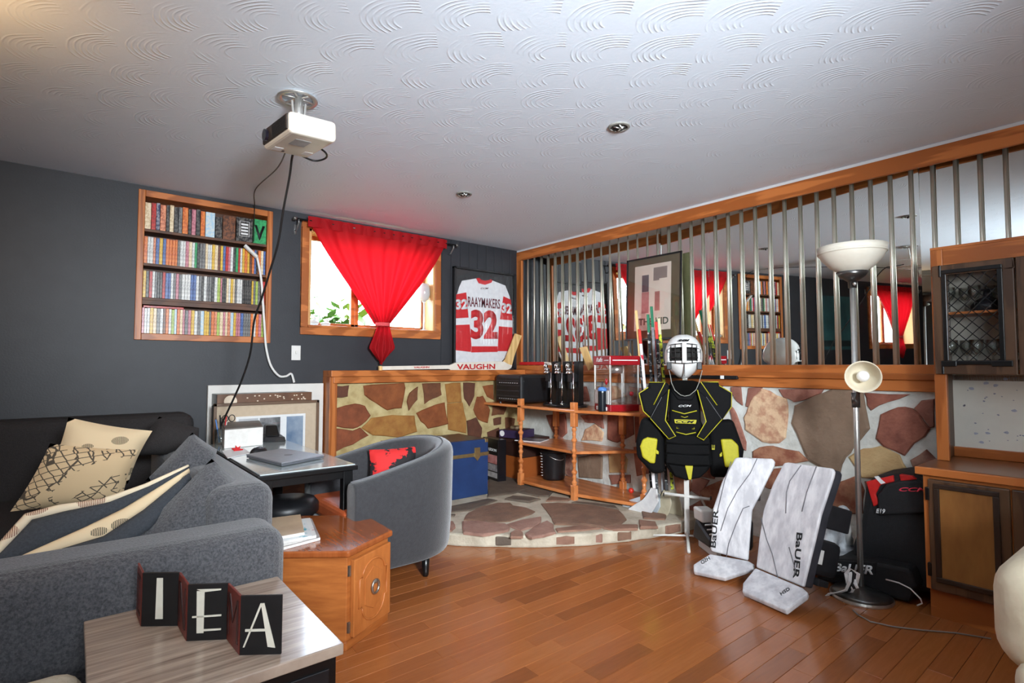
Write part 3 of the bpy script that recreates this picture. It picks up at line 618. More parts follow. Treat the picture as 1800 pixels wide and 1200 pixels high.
# ------------------------------------------------------------------ goalie sticks on the ledges
STW = mat('stick_white', (228, 222, 210), (214, 206, 192), 12, .4); STB = mat('stick_wood', (226, 190, 130), (208, 168, 106), 5, .5, kind='wave', stretch=(1, 1, .3))
gs = thing('goalie_stick', 'white goalie stick lying along the back ledge under the jersey', 'goalie stick', (-.9, -.1, 1.136))
def GP(a, b_, y=-.1): p = at(500+a/3.75, 360+b_/3.75, y=y); return (p.x+.9, p.z-1.132)
def gflat(name, pts, y, th, m, parent=gs, bev=.003): return MB().prism([GP(a, b_) for a, b_ in pts], y-th, y, XZ(0)).build(name, m, parent, bevel=bev)
gflat('shaft', [(640, 1066), (1086, 1058), (1086, 1084), (640, 1091)], .012, .022, STW); gflat('butt_end', [(622, 1064), (642, 1064), (642, 1094), (622, 1094)], .014, .027, STB)
gflat('paddle', [(1084, 1060), (1125, 1042), (1400, 1033), (1445, 1035), (1470, 1050), (1498, 1060), (1490, 1078), (1462, 1094), (1110, 1100), (1084, 1086)], .013, .024, STW)
gflat('blade', [(1440, 1036), (1456, 1018), (1520, 850), (1562, 864), (1512, 1000), (1497, 1062), (1470, 1050)], .011, .02, STB)
def gt(body, org, right, up):
    f = lambda a, b_: V((GP(a, b_)[0], -.0125, GP(a, b_)[1])); O = f(*org)
    return text('lettering', body, REDP, gs, O, f(org[0]+right[0], org[1]+right[1])-O, f(org[0]+up[0], org[1]+up[1])-O, bold=.03)
gt('VAUGHN', (1132, 1088), (252, -4), (0, -36)); gt('VAUGHN', (848, 1080), (102, -2), (0, -13))
g2 = thing('goalie_stick', 'white and red goalie stick on the mirror ledge with raised beige blade', 'goalie stick', (.005, -.5, 1.183))
def yz(pts, x, th, name, m, par, bev=.003): return MB().prism(pts, x-th, x, Matrix(((0, 0, 1, 0), (1, 0, 0, 0), (0, 1, 0, 0), (0, 0, 0, 1)))).build(name, m, par, bevel=bev)
q = [at(a, b_, x=0) for a, b_ in ((1020, 611), (1031.7, 608.5), (1044.5, 645), (1036, 652))]; q = [(p.y+.5, p.z-1.183) for p in q]
yz([(.44, .002), (.44, .034), (.05, .034), (.05, .002)], .0, .022, 'shaft', REDP, g2); yz([(.05, .0), (.05, .034), (.0, .03), (-.03, .025), (-.04, .0)], .0, .024, 'paddle', STW, g2); yz(q+[], .0, .02, 'blade', STB, g2)  # the solid blade stands in for a reflection in the mirror
# switch
sw = thing('light_switch', 'white toggle light switch on the navy wall under the window', 'light switch', tuple(at(520, 620, y=0)))
MB().box((0, -.004, 0), (.072, .008, .118)).build('plate', WHITE, sw, bevel=.003); MB().box((0, -.012, .004), (.012, .014, .024)).build('toggle', WHITE, sw, bevel=.002)
# wine glass and trinkets on the window sill
wgx = at(745, 580, y=.06)
wg = thing('wine_glass', 'oversized clear wine goblet on the window sill', 'glass', (at(745, 584, y=.06).x, .06, W1[2]+.021))
ZB = at(745, 530, y=.06).z-W1[2]-.02; ZT = at(745, 499, y=.06).z-W1[2]-.02
WG = mat('frosted_goblet', (232, 236, 236), (214, 220, 222), 6, .12, trans=.35)
MB().lathe([(.045, 0), (.042, .006), (.012, .012), (.009, .03), (.009, ZB*.95), (.02, ZB)], n=18).build('stem', WG, wg, smooth=True)
MB().lathe([(.012, ZB), (.04, ZB+.02), (.056, ZB+(ZT-ZB)*.4), (.055, ZB+(ZT-ZB)*.7), (.045, ZT), (.043, ZT), (.05, ZB+(ZT-ZB)*.5), (.01, ZB+.01)], n=20).build('bowl', WG, wg, smooth=True)
for i, (pxx, s, w_) in enumerate(((548, .05, 'left'), (572, .035, 'right'))):
    p = at(pxx, 580, y=.05); t = tag(MB().ball((0, 0, s*.45), (s*1.3, s*.8, s*.5), 12, 6).ball((s*.4, 0, s*1.0), (s*.45, s*.4, s*.5), 10, 6).build('crystal_ornament', WG, None, smooth=True), ['larger clear crystal ornament at the left end of the window sill', 'smaller clear crystal ornament on the window sill'][i], 'ornament')
    t.location = (p.x, .05, W1[2]+.022)
# greenery outside
LEAF = [mat('leaf_light', (120, 146, 60), (86, 116, 44), 5, .6), mat('leaf_mid', (84, 116, 44), (60, 90, 32), 5, .6)]
def shrub(name, c, r, n, label, seed):
    rr = random.Random(seed); s = thing(name, label, 'shrub', c)
    for k in range(2):
        mb = MB()
        for _ in range(n):
            p = V((rr.gauss(0, .4)*r[0], rr.gauss(0, .4)*r[1], abs(rr.gauss(.35, .35))*r[2])); a = rr.uniform(0, 6.3); b_ = rr.uniform(-1, 1); L_ = rr.uniform(.09, .2)
            d = V((math.cos(a)*math.cos(b_), math.sin(a)*math.cos(b_), math.sin(b_))); e = d.cross(V((0, 0, 1))).normalized()*L_*.3
            mb.add([p, p+d*L_*.5+e, p+d*L_, p+d*L_*.5-e], [(0, 1, 2, 3)])
        tag(mb.build('foliage', LEAF[k], s), kind='stuff')
    MB().tube([(0, 0, 0), (.02, .01, r[2]*.4), (0, .03, r[2]*.8)], .012, 6).build('stem', mat('bark', (96, 74, 52), (80, 62, 44), 10, .9), s)
shrub('shrub', (-1.75, 1.3, 1.2), (.7, .35, .5), 900, 'leafy green shrub outside the left pane of the window', 3)
shrub('shrub', (-1.0, 3.4, 1.2), (.6, .4, .5), 300, 'smaller green shrub further out beyond the window', 8)
shrub('shrub', (1.1, 1.8, 1.2), (.5, .4, .5), 300, 'green shrub outside the right pane, seen through the mirror too', 9)
# ------------------------------------------------------------------ turned-post shelf unit and what stands on it
SX = -.02                                      # rear of the shelves, just clear of the stones
ZT_, ZM, ZL = .815, .475, .135
su = thing('shelf_unit', 'open maple shelf unit with turned posts against the stone wall', 'shelf unit', (-.3, -1.1, HZ))
sb = lambda: MB(Matrix.Translation((.3, 1.1, -HZ)))
FX = -.50
topb = [(-.03, -.06), (FX-.02, -.06), (FX-.02, -1.36), (-.36, -1.90), (-.24, -1.93), (-.03, -1.93)]
sb().prism(topb, ZT_-.024, ZT_).build('shelf', SHELFW, su, bevel=.006)
sb().prism([(-.03, -.62), (FX+.01, -.62), (FX+.01, -1.34), (-.05, -1.62), (-.03, -1.62)], ZM-.024, ZM).build('shelf', SHELFW, su, bevel=.006)
sb().prism([(-.03, -.60), (FX, -.60), (FX+.005, -1.33), (-.34, -1.92), (-.03, -1.93)], ZL-.026, ZL).build('shelf', SHELFW, su, bevel=.006)
def post(x, y, ztop):
    b = sb(); h = ztop-HZ
    b.box((x, y, HZ+.06), (.046, .046, .12)); b.box((x, y, ztop-.1), (.048, .048, .2))
    prof = [(.021, .12)]
    n = 11; z = .12; L_ = h-.2-.12
    for i in range(n):
        t = i/n; r = [.024, .017, .026, .014, .023, .02, .025, .014, .026, .017, .022][i]
        prof += [(r*.8, .12+L_*(t+.02)), (r, .12+L_*(t+.045)), (.013, .12+L_*(t+.085))]
    prof += [(.021, h-.2)]
    b.lathe([(r, HZ+zz) for r, zz in prof], (x, y, 0), 14)
    return b.build('post', SHELFW, su, smooth=False, bevel=.003, seg=1)
for x, y in ((FX+.004, -.655), (FX+.012, -1.325), (-.30, -1.88), (-.055, -.66), (-.05, -1.47), (-.055, -.085)): post(x, y, .875 if x < -.25 else ZT_-.024)
ZS = ZT_+.001
def setz(pxx, pyy, z=ZS): return at(pxx, pyy, z=z)
# stereo
CH = mat('chrome_tap', (.8, .8, .8), (.7, .7, .7), 8, .12, metal=1)
st = thing('stereo', 'boxy black stereo with rounded top at the left of the shelf', 'stereo', (-.27, -.50, ZS))
MB(Rz(.0)).bb((-.21, -.14, .012), (.19, .26, .275)).build('case', BLACK, st, bevel=.03, seg=3)
for z in (.07, .12, .17, .215): MB().bb((-.213, -.11, z), (-.205, .23, z+.008)).build('fascia_rib', mat('dark_trim', (52, 52, 56), (44, 44, 48), 30, .35), st)
for i in range(9): MB().bb((-.214, -.09+.033*i, .195), (-.206, -.075+.033*i, .201)).build('button', mat('silver_button', (176, 176, 178), (150, 150, 152), 30, .3), st)
for i in range(9): MB().bb((-.214, -.09+.033*i, .045), (-.206, -.075+.033*i, .05)).build('button', mat('silver_button', (1, 1, 1)), st)
for x in (-.17, .15):
    for y in (-.1, .22): MB().lathe([(.014, 0), (.014, .013)], (x, y, 0), 10).build('foot', BLACK, st)
# tap tower
tp = thing('beverage_tower', 'black triple tap beverage tower with chrome taps and tubes', 'dispenser', (-.30, -1.03, ZS))
MB().prism([(.16*math.cos(2*PI*i/28), .23*math.sin(2*PI*i/28)) for i in range(28)], 0, .022).build('base', BLACKM, tp, bevel=.005)
for i in range(3):
    y = .14-.14*i; x = .03
    MB().bb((x-.03, y-.03, .02), (x+.03, y+.03, .40)).build('tower', BLACKM, tp, bevel=.004)
    MB().bb((x-.10, y-.008, .22), (x-.028, y+.04, .29)).tube([(x-.075, y+.016, .16), (x-.075, y+.016, .29)], .022, 10).build('valve_body', BLACK, tp, bevel=.004)
    MB().ball((x-.09, y+.03, .325), (.026, .026, .02)).ball((x-.085, y+.05, .355), (.02, .02, .03)).lathe([(.03, .29), (.034, .3), (.02, .318)], (x-.088, y+.028, 0), 14).build('tap', CH, tp, smooth=True)
    MB().tube([(x-.10, y-.035, .022), (x-.10, y-.035, .3)], .006, 8).lathe([(.016, .02), (.016, .03), (.008, .034)], (x-.1, y-.035, 0), 12).build('tube', CH, tp, smooth=True)
# popcorn machine
pc = thing('popcorn_machine', 'red and glass tabletop popcorn machine on the shelf', 'popcorn machine', (-.28, -1.60, ZS), -.32)
POPR = mat('popcorn_red', (158, 22, 32), (142, 18, 27), 10, .25, coat=.5)
w_, d_ = .135, .125
MB().bb((-w_, -d_, 0), (w_, d_, .055)).build('base', POPR, pc, bevel=.008)
MB().bb((-w_-.006, -d_-.006, .365), (w_+.006, d_+.006, .44)).build('roof', POPR, pc, bevel=.008)
for x in (-w_+.007, w_-.007):
    for y in (-d_+.007, d_-.007): MB().bb((x-.007, y-.007, .055), (x+.007, y+.007, .366)).build('corner_post', STEEL, pc, bevel=.002)
for a, b_ in (((-w_+.002, -d_+.014, .056), (-w_+.005, d_-.014, .365)), ((w_-.005, -d_+.014, .056), (w_-.002, d_-.014, .365)), ((-w_+.014, -d_+.002, .056), (w_-.014, -d_+.005, .365)), ((-w_+.014, d_-.005, .056), (w_-.014, d_-.002, .365))): MB().bb(a, b_).build('glass_pane', GLASS, pc)
MB().lathe([(.0, .30), (.05, .30), (.055, .345), (.03, .36)], (0, 0, 0), 18).tube([(0, 0, .36), (0, 0, .366)], .01).build('kettle', STEEL, pc, smooth=True)
MB().bb((-w_-.003, -d_+.02, .058), (-w_+.003, d_-.02, .165)).build('tray_door', WHITE, pc, bevel=.002)
MB().bb((-w_-.009, -.08, .006), (-w_+.002, .08, .036)).build('chute', WHITE, pc, bevel=.004)
MB().ball((-w_-.012, -.09, .235), (.012, .013, .026)).build('knob', POPR, pc, smooth=True); MB().ball((.05, -d_-.014, .14), .018).build('knob', POPR, pc, smooth=True)
for a in (0, 1):
    if a: MB().bb((-w_+.02, -d_-.008, .40), (w_-.02, -d_-.005, .407)).build('stripe', WHITEP, pc)
    else: MB().bb((-w_-.009, -d_+.01, .40), (-w_-.005, -.05, .405)).build('stripe', WHITEP, pc)
text('lettering', 'Rafis', WHITEP, pc, (-w_-.0065, .075, .392), (0, -.10, 0), (0, 0, .034), shear=.3)
cdp = [V((-.10, -1.70, ZS+.06)), V((-.06, -1.80, ZS+.12)), V((-.045, -1.86, ZS+.28)), V((-.02, -1.88, 1.03)), V((-.06, -1.80, 1.0)), V((-.09, -1.96, .90)), V((-.06, -1.97, ZS+.02))]
tag(MB().tube([tuple(p) for p in cdp[:4]], .004, 6).build('cord', BLACK, None, smooth=True), 'thin black cord rising behind the popcorn machine', 'cord')
# bottle
bt = thing('water_bottle', 'black sports bottle with a blue cap at the shelf edge', 'bottle', (-.44, -1.59, ZS))
MB().lathe([(.032, 0), (.035, .004), (.035, .15), (.034, .165)], n=20).build('body', mat('bottle_black', (22, 26, 32), (30, 34, 40), 8, .22), bt, smooth=False, bevel=.002)
BLU = mat('cap_blue', (86, 140, 210), (76, 126, 196), 20, .4)
MB().lathe([(.036, .16), (.036, .178), (.024, .19), (.014, .193)], n=20).build('cap', BLU, bt, smooth=True)
MB().lathe([(.011, .19), (.009, .2), (.007, .235), (.003, .238)], n=12).build('spout', mat('smoke_spout', (70, 60, 60), (56, 48, 48), 20, .3), bt, smooth=True)
# bucket on the bottom shelf
bu = thing('bucket', 'black plastic bucket with white scale on the bottom shelf', 'bucket', (-.225, -.80, ZL+.001))
MB().lathe([(.0, .0), (.098, 0), (.105, .02), (.12, .275), (.124, .29), (.118, .29), (.112, .27), (.095, .02), (0, .015)], n=28).build('body', BLACK, bu, smooth=True)
for z in (.235, .262): MB().lathe([(.121, z), (.127, z+.004), (.121, z+.01)], n=28).build('rib', BLACK, bu, smooth=True)
MB().tube([(-.127*math.cos(a)*.75-.03, -.115*math.sin(a)-.02, .25-.06*abs(math.sin(a))) for a in [PI*(.15+.5*i/10) for i in range(11)]], .003, 6).build('handle', STEEL, bu, smooth=True)
for i in range(9): MB().bb((-.121+.002*(9-i)*.9, .03, .035+.025*i), (-.109, .03+(.022 if i % 2 else .014), .041+.025*i)).build('scale_mark', WHITEP, bu)
# boxes between trunk and shelf
bx = thing('cardboard_box', 'brown storage box standing on the hearth behind the shelf post', 'box', (-.22, -.33, HZ+.001))
RB = mat('rust_board', (168, 88, 34), (148, 74, 28), 4, .6)
MB().bb((-.15, -.2, 0), (.19, .2, .22)).build('lower_box', RB, bx, bevel=.004)
bx2 = thing('storage_box', 'dark brown storage box stacked on the rust coloured box', 'box', (-.22, -.33, HZ+.223))
MB().bb((-.15, -.2, 0), (.19, .2, .17)).build('body', mat('dark_carton', (58, 32, 24), (48, 26, 20), 6, .6), bx2, bevel=.004)
MB().bb((-.155, -.205, .13), (.195, .205, .178)).build('lid', mat('dark_lid', (70, 40, 32), (58, 32, 26), 6, .6), bx2, bevel=.003)
pb = thing('product_box', 'glossy black printed product box with white lettering by the trunk', 'box', (-.53, -.30, HZ+.001), -.1)
MB().bb((-.045, -.14, 0), (.045, .14, .40)).build('carton', mat('gloss_black_card', (20, 19, 22), (30, 28, 32), 4, .25), pb, bevel=.003)
fx = -.0465
MB().bb((fx, -.12, .17), (fx+.003, .11, .25)).build('red_panel', mat('print_red_soft', (150, 60, 56), (206, 150, 146), 9, .4), pb)
MB().bb((fx, -.125, .10), (fx+.003, .135, .165)).build('picture_panel', mat('print_grey_soft', (70, 66, 70), (170, 164, 166), 14, .4), pb)
MB().bb((fx, -.125, .04), (fx+.003, .135, .09)).build('picture_panel', mat('print_pale_soft', (196, 192, 190), (110, 104, 104), 9, .4), pb)
text('lettering', 'LEGION', WHITEP, pb, (fx, .03, .285), (0, -.14, 0), (0, 0, .026), bold=.02)
MB().tube([(fx, .072, .302), (fx-.001, .072, .302)], .014, 12).build('emblem', mat('emblem_pink', (220, 120, 120), (206, 100, 104), 20, .4), pb)
bg2 = thing('toy_box', 'dark blue boxed puck game with white badge on the storage boxes', 'box', (-.30, -.36, HZ+.402), .25)
MB().bb((-.13, -.12, 0), (.13, .12, .075)).build('carton', mat('midnight_card', (44, 36, 66), (66, 50, 84), 6, .35), bg2, bevel=.003)
MB().tube([(-.131, .08, .04), (-.134, .08, .04)], .028, 16).build('badge', WHITEP, bg2); MB().bb((-.10, -.09, .0755), (.10, .09, .078)).build('top_print', mat('wine_card', (84, 36, 38), (60, 28, 32), 6, .4), bg2)
tin = tag(MB().lathe([(.05, 0), (.05, .02), (.046, .024), (0, .024)], n=20).build('tin_lid', mat('pale_tin', (170, 150, 120), (150, 130, 104), 10, .35, metal=.4), None, smooth=False), 'small pale round tin lid on the boxed game', 'tin'); tin.location = (-.30, -.34, HZ+.482)
mg = thing('magazine', 'folded magazine lying on the boxes beside the shelf post', 'magazine', (-.33, -.62, ZM+.001), .4)
MB().bb((-.10, -.13, 0), (.10, .13, .006)).build('pages', WHITEP, mg); MB().bb((-.099, -.129, .006), (.099, .129, .008)).build('cover', mat('mag_cover', (40, 36, 40), (170, 166, 170), 8, .35), mg)
# red puck-like dots
for i, (x, y, z, lb) in enumerate(((-.13, -1.62, ZL+.001, 'small red plastic ball on the bottom shelf'), (-.72, -.42, HZ+.001, 'small red plastic cap on the hearth beside the trunk'))):
    o = tag(MB().ball((0, 0, .022), .022).build('plastic_ball', mat('toy_red', (226, 60, 44), (210, 50, 36), 10, .4), None, smooth=True), lb, 'ball'); o.location = (x, y, z)

# ------------------------------------------------------------------ blue trunk
tr = thing('trunk', 'blue steamer trunk with brass band and latch on the hearth', 'trunk', (-.912, -.584, HZ+.001))
TB = mat('trunk_blue', (36, 60, 106), (28, 48, 88), 5, .42, bump=.2, bscale=60)
TX = (-.78, .0); TY = (-.13, .32)
MB().bb((TX[0], TY[0], 0), (TX[1], TY[1], .335)).build('body', TB, tr, bevel=.006)
MB().bb((TX[0], TY[0], .355), (TX[1], TY[1], .468)).build('lid', TB, tr, bevel=.006)
MB().bb((TX[0]+.02, TY[0]+.02, .464), (TX[1]-.02, TY[1]-.02, .472)).build('lid_top', mat('trunk_top', (74, 62, 60), (60, 50, 50), 4, .35), tr)
MB().bb((TX[0]-.004, TY[0]-.004, .33), (TX[1]+.004, TY[1]+.004, .36)).build('brass_band', BRASS, tr, bevel=.002)
for x in (-.12, -.66):
    MB().prism([(-.028, .06), (.028, .06), (.028, -.02), (.0, -.05), (-.028, -.02)], -.006, .006, Matrix(((1, 0, 0, x), (0, 0, 1, TY[0]-.006), (0, 1, 0, .345), (0, 0, 0, 1)))).build('latch', BRASS, tr, bevel=.002)
MB().ball((-.56, TY[0]-.008, .27), (.022, .012, .022)).build('lock_knob', BRASS, tr, smooth=True)
for x in TX:
    for y in TY:
        for z in (.0, .438): MB().bb((x-.004, y-.004, z+.003), (x+(.035 if x < -.3 else -.035), y+(.035 if y < 0 else -.035), z+.034)).build('corner_cap', BRASS, tr, bevel=.003) if z > .1 else None

# ------------------------------------------------------------------ hockey sticks leaning by the stand
def stick(toppx, heelpx, xt, xh, cols, label, blade, bm):
    """cols: (fraction along from the top, material)"""
    T_ = at(*toppx, x=xt); Hh_ = at(*heelpx, x=xh)
    s = thing('hockey_stick', label, 'hockey stick', tuple(Hh_), 0, 'hockey sticks leaning on the ledge'); D = T_-Hh_
    M_ = lambda t: D*(1-t)
    prev = 0
    for f, m in cols:
        nm = 'grip_tape' if prev == 0 else 'shaft'
        MB().tube([M_(prev), M_(f)], .019, 4, False, (1.0, .75)).build(nm, m, s, bevel=.002, seg=1); prev = f
    pts = [at(a, b_, x=xh-.03*i/(len(blade)-1))-Hh_ for i, (a, b_) in enumerate(blade)]
    ws = [.5, 1, 1.1, 1.1, .9][:len(pts)]
    up = V((0, 0, 1)); mb = MB(); R_ = []
    for i, p in enumerate(pts):
        t = (pts[min(i+1, len(pts)-1)]-pts[max(0, i-1)]).normalized(); n = V((-1, 0, 0)); sd = t.cross(n).normalized()*.052*ws[i]
        R_ += [p+sd-n*.006, p+sd+n*.006, p-sd+n*.006, p-sd-n*.006]
    k = len(pts); mb.add(R_, [(4*i+j, 4*i+(j+1) % 4, 4*(i+1)+(j+1) % 4, 4*(i+1)+j) for i in range(k-1) for j in range(4)]+[(3, 2, 1, 0), tuple(4*(k-1)+j for j in range(4))])
    mb.build('blade', bm, s, bevel=.003, seg=1)
    return s, D
SW = mat('shaft_white', (226, 224, 222), (206, 204, 204), 20, .4); SBK = mat('shaft_black', (26, 26, 28), (190, 190, 190), 16, .35, sharp=(.55, .6), stretch=(1, 1, 3)); SRD = mat('tape_red', (216, 58, 48), (196, 46, 40), 30, .6); SGN = mat('tape_green', (36, 120, 86), (30, 104, 74), 30, .6)
SLM = mat('shaft_lime', (196, 206, 50), (40, 44, 30), 22, .4, sharp=(.5, .52), stretch=(1, 1, 2)); GRY = mat('blade_grey', (196, 202, 206), (170, 176, 182), 12, .4); BEI = mat('blade_beige', (196, 186, 160), (176, 166, 142), 12, .5); SRW = mat('shaft_red_white', (228, 222, 222), (206, 40, 60), 11, .4, sharp=(.56, .6))
stick((1118, 546), (1146, 862), -.10, -.30, [(.28, STB), (1, SBK)], 'hockey stick with bare wooden top end, leftmost of the leaning sticks', [(1146, 862), (1141, 878), (1128, 886), (1112, 891), (1098, 897)], GRY)
s_, D_ = stick((1124, 579), (1150, 858), -.12, -.34, [(.10, SRD), (1, SRW)], 'white and red hockey stick with red taped end, leaning by the popcorn machine', [(1150, 858), (1148, 874), (1138, 889), (1122, 899), (1109, 904)], SW)
stick((1139, 553), (1155, 866), -.09, -.30, [(.11, SGN), (1, SBK)], 'black and white hockey stick with shorter green taped end', [(1155, 866), (1151, 884), (1143, 897), (1134, 905), (1125, 910)], GRY)
stick((1145, 539), (1166, 866), -.06, -.25, [(.12, SGN), (1, mat('shaft_silver', (160, 160, 164), (110, 110, 116), 20, .35))], 'silver hockey stick with taller green taped end', [(1166, 866), (1163, 882), (1157, 893), (1150, 900), (1145, 905)], BEI)
stick((1153, 566), (1172, 862), -.08, -.28, [(.11, SRD), (1, SBK)], 'black and white lettered hockey stick with red taped end near the mask', [(1172, 862), (1170, 880), (1166, 892), (1160, 899), (1155, 903)], BEI)
stick((1158, 560), (1182, 860), -.05, -.20, [(.10, mat('tape_cream', (210, 206, 170), (196, 190, 156), 30, .6)), (1, SLM)], 'black and lime hockey stick with cream end beside the mask', [(1182, 860), (1187, 885), (1189, 905), (1187, 922), (1184, 934)], BEI)
# taped butt end of a stick lying on the ledge
ls = thing('hockey_stick', 'black taped hockey stick lying along the mirror ledge behind the mask', 'hockey stick', (-.02, -2.0, 1.152), 0)
ye = at(1299, 664, x=-.034).y+2.0; zz_ = at(1280, 663, x=-.034).z-1.152
for a, b_, m, nm in ((ye, ye+.10, BLACK, 'grip_tape'), (ye+.10, ye+.13, WHITEP, 'tape_band'), (ye+.13, ye+.9, BLACKM, 'shaft')): MB().bb((-.040, a, zz_-.012), (-.0165, b_, zz_+.013)).build(nm, m, ls, bevel=.003)

# ------------------------------------------------------------------ framed print leaning on the poles
fp = thing('framed_print', 'framed vintage print with olive mat leaning on the chrome poles', 'picture', (.155, -1.75, 1.183))
q = [at(a, b_, x=.145) for a, b_ in ((1100, 599), (1197, 594), (1194, 437), (1097, 458))]
hh = (q[3]-q[0]).length; ya, yb = q[0].y+1.75, q[1].y+1.75; zb_, zt_ = q[0].z-1.183, q[3].z-1.183
zb_ = min(zb_, q[1].z-1.183)
lean = .04
def fpb(a, b_): return MB(Matrix(((1, 0, lean, 0), (0, 1, 0, 0), (0, 0, 1, 0), (0, 0, 0, 1)))).bb(a, b_)
L0, L1 = ya, yb
OLIVE = mat('olive_mat', (98, 88, 64), (90, 80, 58), 20, .7)
fpb((-.016, L1+.012, zb_+.012), (-.010, L0-.012, zt_-.012)).build('mat_board', OLIVE, fp)
fpb((-.010, L1, zb_), (-.006, L0, zt_)).build('backing', mat('khaki_backing', (176, 172, 130), (164, 160, 120), 10, .7), fp)
for a, b_ in (((-.024, L1, zb_), (-.01, L0, zb_+.014)), ((-.024, L1, zt_-.014), (-.01, L0, zt_)), ((-.024, L1, zb_), (-.01, L1+.014, zt_)), ((-.024, L0-.014, zb_), (-.01, L0, zt_))): fpb(a, b_).build('frame_rail', BLACK, fp)
def fq(pxx, pyy): p = at(pxx, pyy, x=.145); return p.y+1.75, p.z-1.183
(pa, pz1), (pb_, pz0) = fq(1113, 469), fq(1178, 578)
fpb((-.018, pb_, pz0), (-.015, pa, pz1)).build('print_sheet', mat('cream_paper', (232, 218, 204), (222, 206, 192), 8, .7), fp)
def blk(x0_, y0_, x1_, y1_, m, nm='printed_shape'):
    (a, z1_), (b_, z0_) = fq(x0_, y0_), fq(x1_, y1_)
    fpb((-.0195, b_, z0_), (-.0178, a, z1_)).build(nm, m, fp)
blk(1126, 484, 1138, 512, mat('ink_grey', (92, 84, 90), (120, 110, 112), 12, .7)); blk(1126, 514, 1139, 550, mat('ink_rose', (178, 118, 116), (200, 150, 144), 12, .7)); blk(1149, 512, 1158, 545, mat('ink_rose2', (160, 104, 100), (196, 140, 128), 12, .7))
for i in range(5): blk(1146, 470+5*i, 1170-(i == 4)*14, 471.5+5*i, mat('ink_line', (150, 136, 130), (140, 126, 120), 12, .7), 'text_line')
(a, z0_), (b_, z1_) = fq(1122, 572), fq(1174, 556)
text('lettering', 'THE KID', mat('ink_green', (96, 104, 92), (86, 94, 82), 12, .7), fp, (-.0185+lean*z0_, a, z0_), (0, b_-a, 0), (lean*(z1_-z0_), 0, z1_-z0_), ext=.002, bold=.02)
fpb((-.0225, L1+.014, zb_+.014), (-.0215, L0-.014, zt_-.014)).build('glass', GLASS, fp)
# ------------------------------------------------------------------ goalie stand, chest protector and mask
GB = at(1208, 946, z=0); GRZ = math.atan2(-(GB-CAM).x, (GB-CAM).y); gd = (GB-CAM).dot(_f); gs_ = FPX/gd
LX = lambda p: (p-1208)/gs_
LZ = lambda p: 1.17-(p-(600+FPX*math.tan(PIT)))/gs_
FY = Matrix(((1, 0, 0, 0), (0, 0, 1, 0), (0, 1, 0, 0), (0, 0, 0, 1)))      # prism axis along local y
inv = (Matrix.Translation(GB) @ Rz(GRZ)).inverted()
PAINT = mat('white_enamel', (224, 222, 216), (210, 208, 202), 14, .35)
gst = thing('goalie_stand', 'white metal gear stand holding the goalie chest protector and mask', 'stand', tuple(GB), GRZ)
MB().bb((-.017, .03, .02), (.017, .05, 1.06)).build('pole', PAINT, gst, bevel=.003)
hoop = [inv @ at(a, b_, z=.02) for a, b_ in ((1137, 941), (1170, 929), (1207, 919), (1240, 928), (1268, 941), (1240, 943), (1207, 941), (1170, 940))]
MB().tube([tuple(p) for p in hoop], .007, 8, True).build('base_hoop', PAINT, gst, smooth=True)
ft = inv @ at(1211, 970, z=.012)
MB().tube([(0, .04, .03), tuple(ft)], .010, 8).build('foot', PAINT, gst, smooth=True)
MB().tube([(LX(1170), .04, LZ(872)), (LX(1247), .04, LZ(877))], .011, 10).build('crossbar', PAINT, gst, smooth=True)
for x in (1168.5, 1248.5): MB().tube([(LX(x-1), .04, LZ(874.5)), (LX(x+1), .04, LZ(874.5))], .012, 10).build('end_cap', BLACK, gst)
MB().bb((LX(1184), -.005, LZ(679)), (LX(1224), .015, LZ(674.5))).build('neck_bar', PAINT, gst, bevel=.002)
MB().bb((LX(1203.5), -.01, LZ(707)), (LX(1212), .03, LZ(664))).build('neck_post', PAINT, gst, bevel=.002)
CPB = mat('padding_black', (12, 12, 13), (8, 8, 9), 40, .8, spec=.2, bump=.4, bscale=200); CPD = mat('padding_panel', (14, 14, 16), (10, 10, 12), 40, .75, spec=.2, bump=.4, bscale=260)
cp = thing('chest_protector', 'black goalie chest and arm protector with yellow piping on the stand', 'chest protector', tuple(GB), GRZ)
Q = lambda pts, s=6.315, o=(1110, 660): [(LX(o[0]+a/s), LZ(o[1]+b_/s)) for a, b_ in pts]
def puff(name, pts, y0, y1, m, parent, bev=.018, seg=3): return MB().prism(Q(pts), y0, y1, FY).build(name, m, parent, smooth=False, bevel=bev, seg=seg)
def pipe(pts, y, parent=None, r=.0036, m=None, closed=False):
    return MB().tube([(a, y, b_) for a, b_ in Q(pts)], r, 6, closed).build('piping', m or YELLOW, parent or cp, smooth=True)
bd = puff('body', [(450, 70), (770, 70), (780, 500), (870, 690), (890, 960), (840, 1040), (760, 1120), (620, 1155), (490, 1120), (420, 1040), (385, 960), (385, 700), (440, 500)], -.05, .03, CPB, cp, .025)
for z0_, z1_ in ((650, 745), (750, 855), (860, 970)): puff('belly_segment', [(410, z0_), (860, z0_), (872, z1_), (620, z1_+18), (400, z1_)], -.072, -.04, CPB, cp, .012)
puff('belly_segment', [(425, 975), (620, 992), (860, 975), (825, 1045), (755, 1108), (620, 1140), (495, 1105)], -.07, -.04, CPB, cp, .012)
puff('neck_collar', [(450, 70), (475, 180), (540, 270), (690, 270), (740, 180), (770, 70), (700, 50), (520, 50)], -.062, -.03, CPD, cp, .01)
